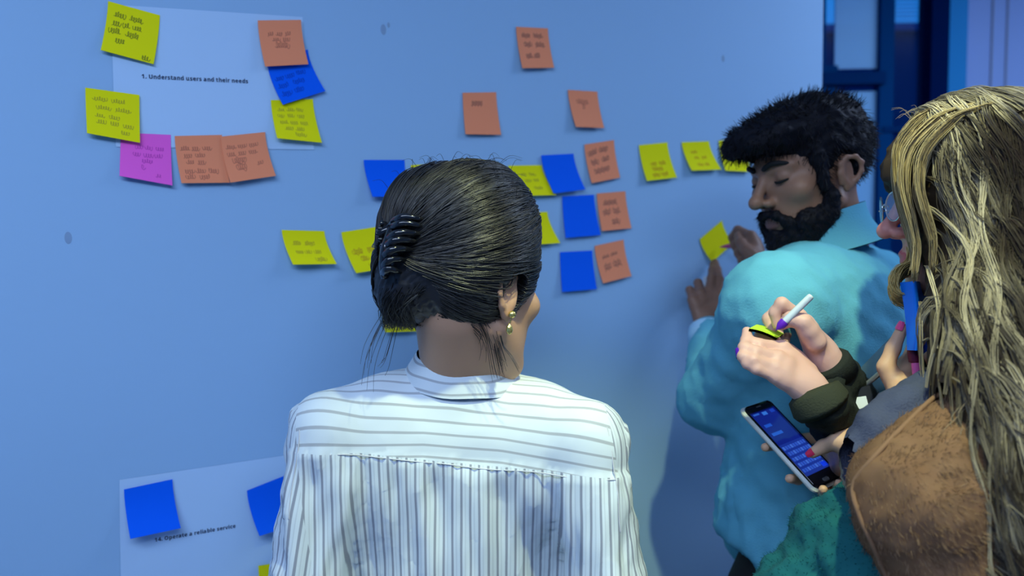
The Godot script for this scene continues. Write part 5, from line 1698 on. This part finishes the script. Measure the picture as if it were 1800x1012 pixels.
func dark_sleeved():
	var hip_w := spot(1790, 1080, 1.42)
	var root := person("mostly hidden person in black sleeves, writing on a small pad with a white pen", hip_w)
	var pink := func(_p: Vector3, _n: Vector3) -> Color: return Color(0.68, 0.40, 0.33)
	var lw := q(1428, 686, 0.97)
	var la := q(1444, 710, 0.967)
	var lh := hand_dict(lw, la, [q(1376, 612, 0.985), q(1367, 630, 0.968), q(1362, 646, 0.96), q(1364, 662, 0.957)],
		[[q(1334, 606, 0.98), q(1313, 598, 0.985), q(1313, 582, 0.995)], [q(1327, 619, 0.965), q(1308, 611, 0.972), q(1311, 599, 0.985)], [q(1324, 633, 0.957), q(1306, 626, 0.965), q(1309, 614, 0.978)], [q(1330, 648, 0.954), q(1313, 639, 0.96), q(1306, 625, 0.97)]],
		[q(1418, 652, 0.985), q(1384, 618, 1.0), q(1357, 600, 1.008), q(1334, 591, 1.01)], 0.95, pink)
	var rw := q(1447, 626, 1.0)
	var ra := q(1464, 652, 1.005)
	var rh := hand_dict(rw, ra, [q(1404, 556, 1.0), q(1416, 566, 1.02), q(1424, 578, 1.035), q(1430, 592, 1.045)],
		[[q(1374, 533, 0.995), q(1362, 550, 1.0), q(1366, 571, 1.0)], [q(1366, 545, 1.035), q(1350, 560, 1.035), q(1357, 580, 1.025)], [q(1384, 560, 1.06), q(1366, 575, 1.055), q(1370, 588, 1.04)], [q(1396, 578, 1.065), q(1380, 590, 1.06), q(1382, 600, 1.045)]],
		[q(1434, 600, 0.975), q(1412, 566, 0.968), q(1390, 560, 0.972), q(1376, 570, 0.98)], 0.95, pink)
	var nb := q(1768, 545, 1.39)
	var ls := q(1712, 662, 1.24)
	var rs := q(1790, 622, 1.53)
	var le := q(1565, 806, 1.20)
	var re := q(1575, 790, 1.28)
	var hx := facing(Vector3(-0.93, -0.2, -0.3), Vector3.UP, q(1762, 415, 1.38)).scaled_local(Vector3.ONE * 0.95)
	var head := field_mesh(head_field(hx.affine_inverse() * nb, 0.004, 0.05), eye * hx, pink)
	var bf := Field.new(Vector3(q(1420, 0, 1.0).x, eye_local(hip_w).y - 0.14, -1.7), Vector3(q(1960, 0, 1.5).x, q(0, 500, 1.2).y, -0.86), 0.013)
	bf.chain([nb, q(1785, 850, 1.40), eye_local(hip_w)], [0.05, 0.09, 0.10], 0.05)
	bf.chain([ls, rs], [0.042, 0.042], 0.04)
	bf.chain([ls, le, q(1474, 738, 1.03), la], [0.04, 0.026, 0.017, 0.022], 0.008)
	bf.chain([rs, re, ra], [0.04, 0.028, 0.021], 0.01)
	put("body", dict_mesh(dict_join([head, lh, rh, field_mesh(bf, eye, pink)])), skin("skin_pink", Color.WHITE), root)
	var violet := mat("nail_violet", lin(0.09, 0.012, 0.36), 0.25)
	put("nail", nail(q(1306, 625, 0.97), q(1306, 622, 0.97) - q(1312, 639, 0.96), Vector3(-0.8, 0.0, 0.6), 1.05), violet, root)
	var f := Field.new(Vector3(q(1390, 0, 1.0).x, eye_local(hip_w).y - 0.16, -1.75), Vector3(q(2000, 0, 1.5).x, q(0, 540, 1.2).y, -0.84), 0.0085)
	f.chain([q(1446, 714, 0.968), q(1474, 738, 1.03), le], [0.031, 0.035, 0.042], 0.02)
	f.chain([le, ls], [0.045, 0.058], 0.02)
	f.chain([q(1466, 655, 1.006), q(1496, 700, 1.05), re], [0.031, 0.033, 0.042], 0.015)
	f.chain([re, rs], [0.044, 0.058], 0.02)
	f.cap(ls, rs, 0.062, 0.062, 0.04)
	f.ell(q(1788, 790, 1.40), Vector3(0.12, 0.20, 0.15), 0.06)
	f.ell(q(1790, 1060, 1.42), Vector3(0.12, 0.16, 0.15), 0.06)
	f.cap(nb + Vector3(0, 0.12, 0), nb, 0.056, 0.056, 0.006, -1)
	var fold := func(p: Vector3, _n: Vector3) -> float: return 0.005 * noise3(Vector3(p.x + p.y, p.y - p.x, p.z), 32.0)
	var to := put("top", dict_mesh(field_mesh(f, eye, null, fold)), cloth_mat("top_black", lin(0.022, 0.026, 0.022), 0.5), root)
	put("cuff", tube_mesh([eye * q(1428, 686, 0.969), eye * q(1430, 690, 0.968), eye * q(1442, 710, 0.966), eye * q(1446, 716, 0.966)], [0.0275, 0.035, 0.0385, 0.036], 20), cloth_mat("cuff_olive", lin(0.04, 0.045, 0.030), 0.5), to)
	put("cuff", tube_mesh([eye * q(1452, 634, 1.001), eye * q(1455, 638, 1.002), eye * q(1468, 660, 1.007)], [0.0265, 0.031, 0.032], 20), cloth_mat("top_black", Color.BLACK), to)
	var hh := Field.new(Vector3(-0.11, -0.16, -0.14), Vector3(0.11, 0.16, 0.14), 0.006)
	hh.ell(Vector3(0, 0.052, -0.016), Vector3(0.083, 0.088, 0.102), 0.01)
	hh.cap(Vector3(0, -0.01, -0.06), Vector3(0, -0.12, -0.07), 0.06, 0.045, 0.03)
	hh.ell(Vector3(0, -0.045, 0.105), Vector3(0.10, 0.10, 0.07), 0.01, Basis.IDENTITY, -1)
	var black := func(_p: Vector3, _n: Vector3) -> Color: return Color(0.012, 0.010, 0.009)
	var waves := func(p: Vector3, _n: Vector3) -> float: return 0.004 * noise3(Vector3(p.x, p.y * 0.4, p.z), 40.0)
	put("hair", dict_mesh(field_mesh(hh, eye * hx, black, waves)), hair_mat("hair_dark", 0.5), root)
	legs(root, hip_w + Vector3(0, -0.04, 0), Vector3(0, 0, 1), Vector3(-1, 0, 0), mat("trousers_black", Color.BLACK), hip_w.y + 0.03)

# ---------------------------------------------------------------- things in hands
func build_held_things():
	phone()
	# white pen with a violet tip
	var a := q(1366, 578, 0.970)
	var b := q(1427, 519, 0.955)
	var at := func(t: float) -> Vector3: return eye * a.lerp(b, t)
	var pen := thing("pen", "white pen with a violet tip, writing above the green note pad", "pen", at.call(0.0))
	put("barrel", tube_mesh([at.call(0.22), at.call(0.24), at.call(0.95), at.call(0.99), at.call(1.0)], [0.0035, 0.0047, 0.0045, 0.0036, 0.001], 14), mat("pen_white", lin(0.62, 0.70, 0.74), 0.3), pen)
	put("tip", tube_mesh([at.call(-0.03), at.call(0.0), at.call(0.10), at.call(0.22), at.call(0.23)], [0.0005, 0.0018, 0.0055, 0.0062, 0.0045], 14), mat("pen_violet", lin(0.13, 0.02, 0.50), 0.35), pen)
	# green edged pad held by the writing hands
	var pad := func(u: float, v: float) -> Vector3:
		var l := q(1317, 577, 0.985).lerp(q(1330, 570, 1.035), v)
		var r := q(1366, 594, 0.99).lerp(q(1378, 586, 1.035), v)
		return eye * (l.lerp(r, u) + Vector3(0, 0.002 * sin(u * PI), 0))
	var po := thing("note_pad", "small yellow green pad of notes held between the writing hands", "note pad", eye * q(1350, 588, 1.0))
	put("pad", sheet(pad, 8, 4, 0.0035), mat("pad_green", lin(0.50, 0.78, 0.03), 0.8), po)
	# pink pen of the man
	var c := q(1266, 434, 1.575)
	var e := q(1331, 427, 1.47)
	var mk := thing("pen", "pink tipped pen held in the man's far hand against the tilted note", "pen", eye * c)
	put("tip", tube_mesh([eye * c, eye * c.lerp(e, 0.12), eye * c.lerp(e, 0.36), eye * c.lerp(e, 0.40)], [0.0012, 0.0035, 0.0058, 0.004], 12), mat("pen_magenta", lin(0.55, 0.03, 0.30), 0.35), mk)
	put("barrel", tube_mesh([eye * c.lerp(e, 0.38), eye * c.lerp(e, 0.40), eye * c.lerp(e, 0.96), eye * c.lerp(e, 1.0)], [0.004, 0.0052, 0.005, 0.003], 12), mat("pen_pale", lin(0.5, 0.6, 0.7), 0.35), mk)
	# crumpled white slip under the man's near hand
	var slip := func(u: float, v: float) -> Vector3:
		var p := q(lerpf(1236, 1292, u), lerpf(488, 540, v) - 6.0 * sin(u * 5.0), 1.555)
		return eye * (p + Vector3(0, 0, 0.004 * sin(u * 9.0 + v * 4.0)))
	var sl := put("paper_slip", sheet(slip, 10, 8, 0.0004), mat("slip_white", lin(0.6, 0.66, 0.72), 0.8))
	tag(sl, "crumpled white slip of paper under the man's near hand", "paper")
	# blue pad, folded, in the raised hand, and the pink marker below it
	var bp := func(u: float, v: float) -> Vector3:
		var l := q(lerpf(1584, 1597, v) + 3.0 * sin(v * PI), lerpf(496, 615, v), 0.925)
		var m := q(lerpf(1607, 1612, v) + 4.0 * sin(v * PI), lerpf(494, 616, v), 0.905)
		var r := q(lerpf(1619, 1617, v) + 8.0 * sin(v * PI), lerpf(496, 614, v), 0.955)
		return eye * (l.lerp(m, u * 2.0) if u < 0.5 else m.lerp(r, u * 2.0 - 1.0))
	var bo := put("note_pad", sheet(bp, 10, 10, 0.002), mat("pad_blue", lin(0.003, 0.20, 0.90), 0.6))
	tag(bo, "bright blue note pad, folded lengthwise, in the raised hand under the woman's chin", "note pad")
	var g := q(1607, 612, 0.93)
	var h := q(1614, 668, 0.925)
	var pm := thing("marker", "pink marker with a dark red cap below the folded blue pad", "marker", eye * h)
	put("cap", tube_mesh([eye * g, eye * g.lerp(h, 0.03), eye * g.lerp(h, 0.42), eye * g.lerp(h, 0.45)], [0.006, 0.0085, 0.0085, 0.006], 14), mat("cap_dark_red", lin(0.10, 0.004, 0.03), 0.4), pm)
	put("barrel", tube_mesh([eye * g.lerp(h, 0.40), eye * g.lerp(h, 0.42), eye * g.lerp(h, 0.97), eye * h], [0.004, 0.0058, 0.0058, 0.004], 14), mat("pen_pink", lin(0.70, 0.12, 0.36), 0.4), pm)
	# clear folder, silver pen and the small black and white gadget beyond the scarf
	var fo := func(u: float, v: float) -> Vector3:
		var l := q(lerpf(1500, 1502, v), lerpf(660, 700, v), 1.06)
		var r := q(lerpf(1578, 1580, v), lerpf(580, 680, v), 1.0)
		return eye * l.lerp(r, u)
	var fl := put("plastic_folder", sheet(fo, 6, 6, 0.0012), mat("folder_clear", Color(0.45, 0.55, 0.55, 0.45), 0.2, {"transparency": BaseMaterial3D.TRANSPARENCY_ALPHA}))
	tag(fl, "grey see-through plastic folder between the teal shirt and the raised hand", "folder")
	var r0 := q(1497, 697, 1.03)
	var r1 := q(1548, 655, 0.985)
	var sp := put("stylus", tube_mesh([eye * r0, eye * r0.lerp(r1, 0.06), eye * r0.lerp(r1, 0.97), eye * r1], [0.0012, 0.0034, 0.0034, 0.002], 12), mat("silver", lin(0.62, 0.66, 0.68), 0.3, {"metallic": 0.7}))
	tag(sp, "thin silver stylus sticking out from behind the raised hand", "stylus")
	var bx := facing(Vector3(-0.3, 0.25, 1), Vector3(-0.2, 1, 0), q(1518, 712, 1.0))
	var gd := thing("clip_on_device", "small black clip-on device with a white top beside the dark sleeves", "device", eye * q(1518, 735, 1.0))
	var wb := eye * bx
	put("body", rounded_box(wb, Vector3(0.026, 0.05, 0.02), 0.004), mat("device_black", lin(0.008, 0.009, 0.012), 0.35), gd)
	put("label", rounded_box(wb * Transform3D(Basis.IDENTITY, Vector3(-0.004, 0.003, 0.010)), Vector3(0.016, 0.016, 0.003), 0.001), mat("device_white", lin(0.7, 0.75, 0.78), 0.4), gd)
	put("button", rounded_box(wb * Transform3D(Basis.IDENTITY, Vector3(0.0, -0.015, 0.010)), Vector3(0.009, 0.012, 0.003), 0.001), mat("device_white", Color.WHITE), gd)

func rounded_box(xf: Transform3D, size: Vector3, r: float) -> ArrayMesh:      # rounded in outline, chamfered front and back
	var h := size / 2.0
	var v := PackedVector3Array()
	var idx := PackedInt32Array()
	var rings := [[h.z - 0.0, r * 0.35], [h.z - r * 0.35, 0.0], [-h.z + r * 0.35, 0.0], [-h.z, r * 0.35]]
	var n := 0
	for g in rings:
		n = 0
		for c in 4:
			var sx: float = [1, -1, -1, 1][c]
			var sy: float = [1, 1, -1, -1][c]
			for k in 6:
				var a := (c + k / 5.0) * PI / 2
				v.append(xf * Vector3(sx * (h.x - r) + cos(a) * (r - g[1]), sy * (h.y - r) + sin(a) * (r - g[1]), g[0]))
				n += 1
	for j in 3:
		for k in n:
			var a := j * n + k
			var b := j * n + (k + 1) % n
			idx.append_array([a, b, a + n, b, b + n, a + n])
	var st := SurfaceTool.new()
	for k in range(1, n - 1):
		idx.append_array([0, k + 1, k])
		idx.append_array([3 * n, 3 * n + k, 3 * n + k + 1])
	var fv := PackedVector3Array()
	var fi := PackedInt32Array()
	for i in idx:
		fi.append(fv.size())
		fv.append(v[i])
	return am(fv, with_normals(fv, fi), fi)

func phone():
	var ct := q(1390, 778, 1.05)
	var w := Vector3(0.053, 0.006, -0.043)
	var l := Vector3(-0.080, 0.098, -0.078)
	w = w.normalized()
	l = (l - w * l.dot(w)).normalized()
	var nrm := w.cross(l).normalized()
	var xf := eye * Transform3D(Basis(w, l, nrm), ct)
	var p := thing("smartphone", "black screened smartphone in a pale case, held in a hand with a red thumbnail", "phone", eye * ct)
	put("case", rounded_box(xf * Transform3D(Basis.IDENTITY, Vector3(0, 0, -0.004)), Vector3(0.073, 0.150, 0.009), 0.010), mat("case_pale", lin(0.52, 0.56, 0.52), 0.35), p)
	put("glass_front", rounded_box(xf * Transform3D(Basis.IDENTITY, Vector3(0, 0, 0.0008)), Vector3(0.067, 0.144, 0.0016), 0.008), mat("phone_glass", lin(0.006, 0.006, 0.008), 0.08), p)
	put("screen", moved(screen_quad(), xf * Transform3D(Basis.IDENTITY, Vector3(0, 0.004, 0.0018))), screen_mat(), p)
	put("home_button", rounded_box(xf * Transform3D(Basis.IDENTITY, Vector3(0, -0.065, 0.0018)), Vector3(0.014, 0.006, 0.001), 0.0028), mat("button_grey", lin(0.10, 0.10, 0.10), 0.3), p)
	put("earpiece", rounded_box(xf * Transform3D(Basis.IDENTITY, Vector3(0, 0.0672, 0.0018)), Vector3(0.012, 0.002, 0.0006), 0.0009), mat("button_grey", Color.WHITE), p)
	var g := AreaLight3D.new()
	g.name = "screen_light"
	g.area_size = Vector2(0.06, 0.11)
	g.light_color = Color(0.2, 0.35, 1.0)
	g.light_energy = 0.004
	g.shadow_enabled = true
	p.add_child(g)
	g.global_transform = xf * Transform3D(Basis.IDENTITY, Vector3(0, 0.004, 0.004))

func screen_quad() -> ArrayMesh:
	var f := func(u: float, v: float) -> Vector3: return Vector3((u - 0.5) * 0.062, (0.5 - v) * 0.112, 0)
	return sheet(f, 1, 1, 0.0004)

func screen_mat() -> StandardMaterial3D:
	var im := Image.create(96, 176, false, Image.FORMAT_RGB8)
	im.fill(Color(0.02, 0.06, 0.42))
	var lt := Color(0.20, 0.45, 0.85)
	im.fill_rect(Rect2i(6, 4, 22, 5), lt)
	im.fill_rect(Rect2i(38, 5, 18, 9), Color(0.25, 0.55, 0.95))
	im.fill_rect(Rect2i(70, 4, 16, 9), Color(0.10, 0.28, 0.75))
	im.fill_rect(Rect2i(10, 36, 26, 8), Color(0.12, 0.38, 0.85))
	im.fill_rect(Rect2i(10, 60, 40, 8), Color(0.15, 0.42, 0.88))
	im.fill_rect(Rect2i(0, 92, 96, 84), Color(0.10, 0.20, 0.55))
	for k in 5:      # keyboard rows
		var y := 98 + k * 15
		for x in 9:
			im.fill_rect(Rect2i(3 + x * 10 + (k % 2) * 3, y, 8, 9), Color(0.22, 0.40, 0.85) if (x + k) % 3 else Color(0.30, 0.50, 0.92))
	im.fill_rect(Rect2i(74, 160, 20, 12), Color(0.03, 0.25, 1.0))
	var t := ImageTexture.create_from_image(im)
	var m := mat("phone_screen", Color(0.02, 0.02, 0.03), 0.1, {"emission_enabled": true, "emission_energy_multiplier": 0.55})
	m.emission = Color.WHITE
	m.emission_operator = BaseMaterial3D.EMISSION_OP_MULTIPLY
	m.emission_texture = t
	return m
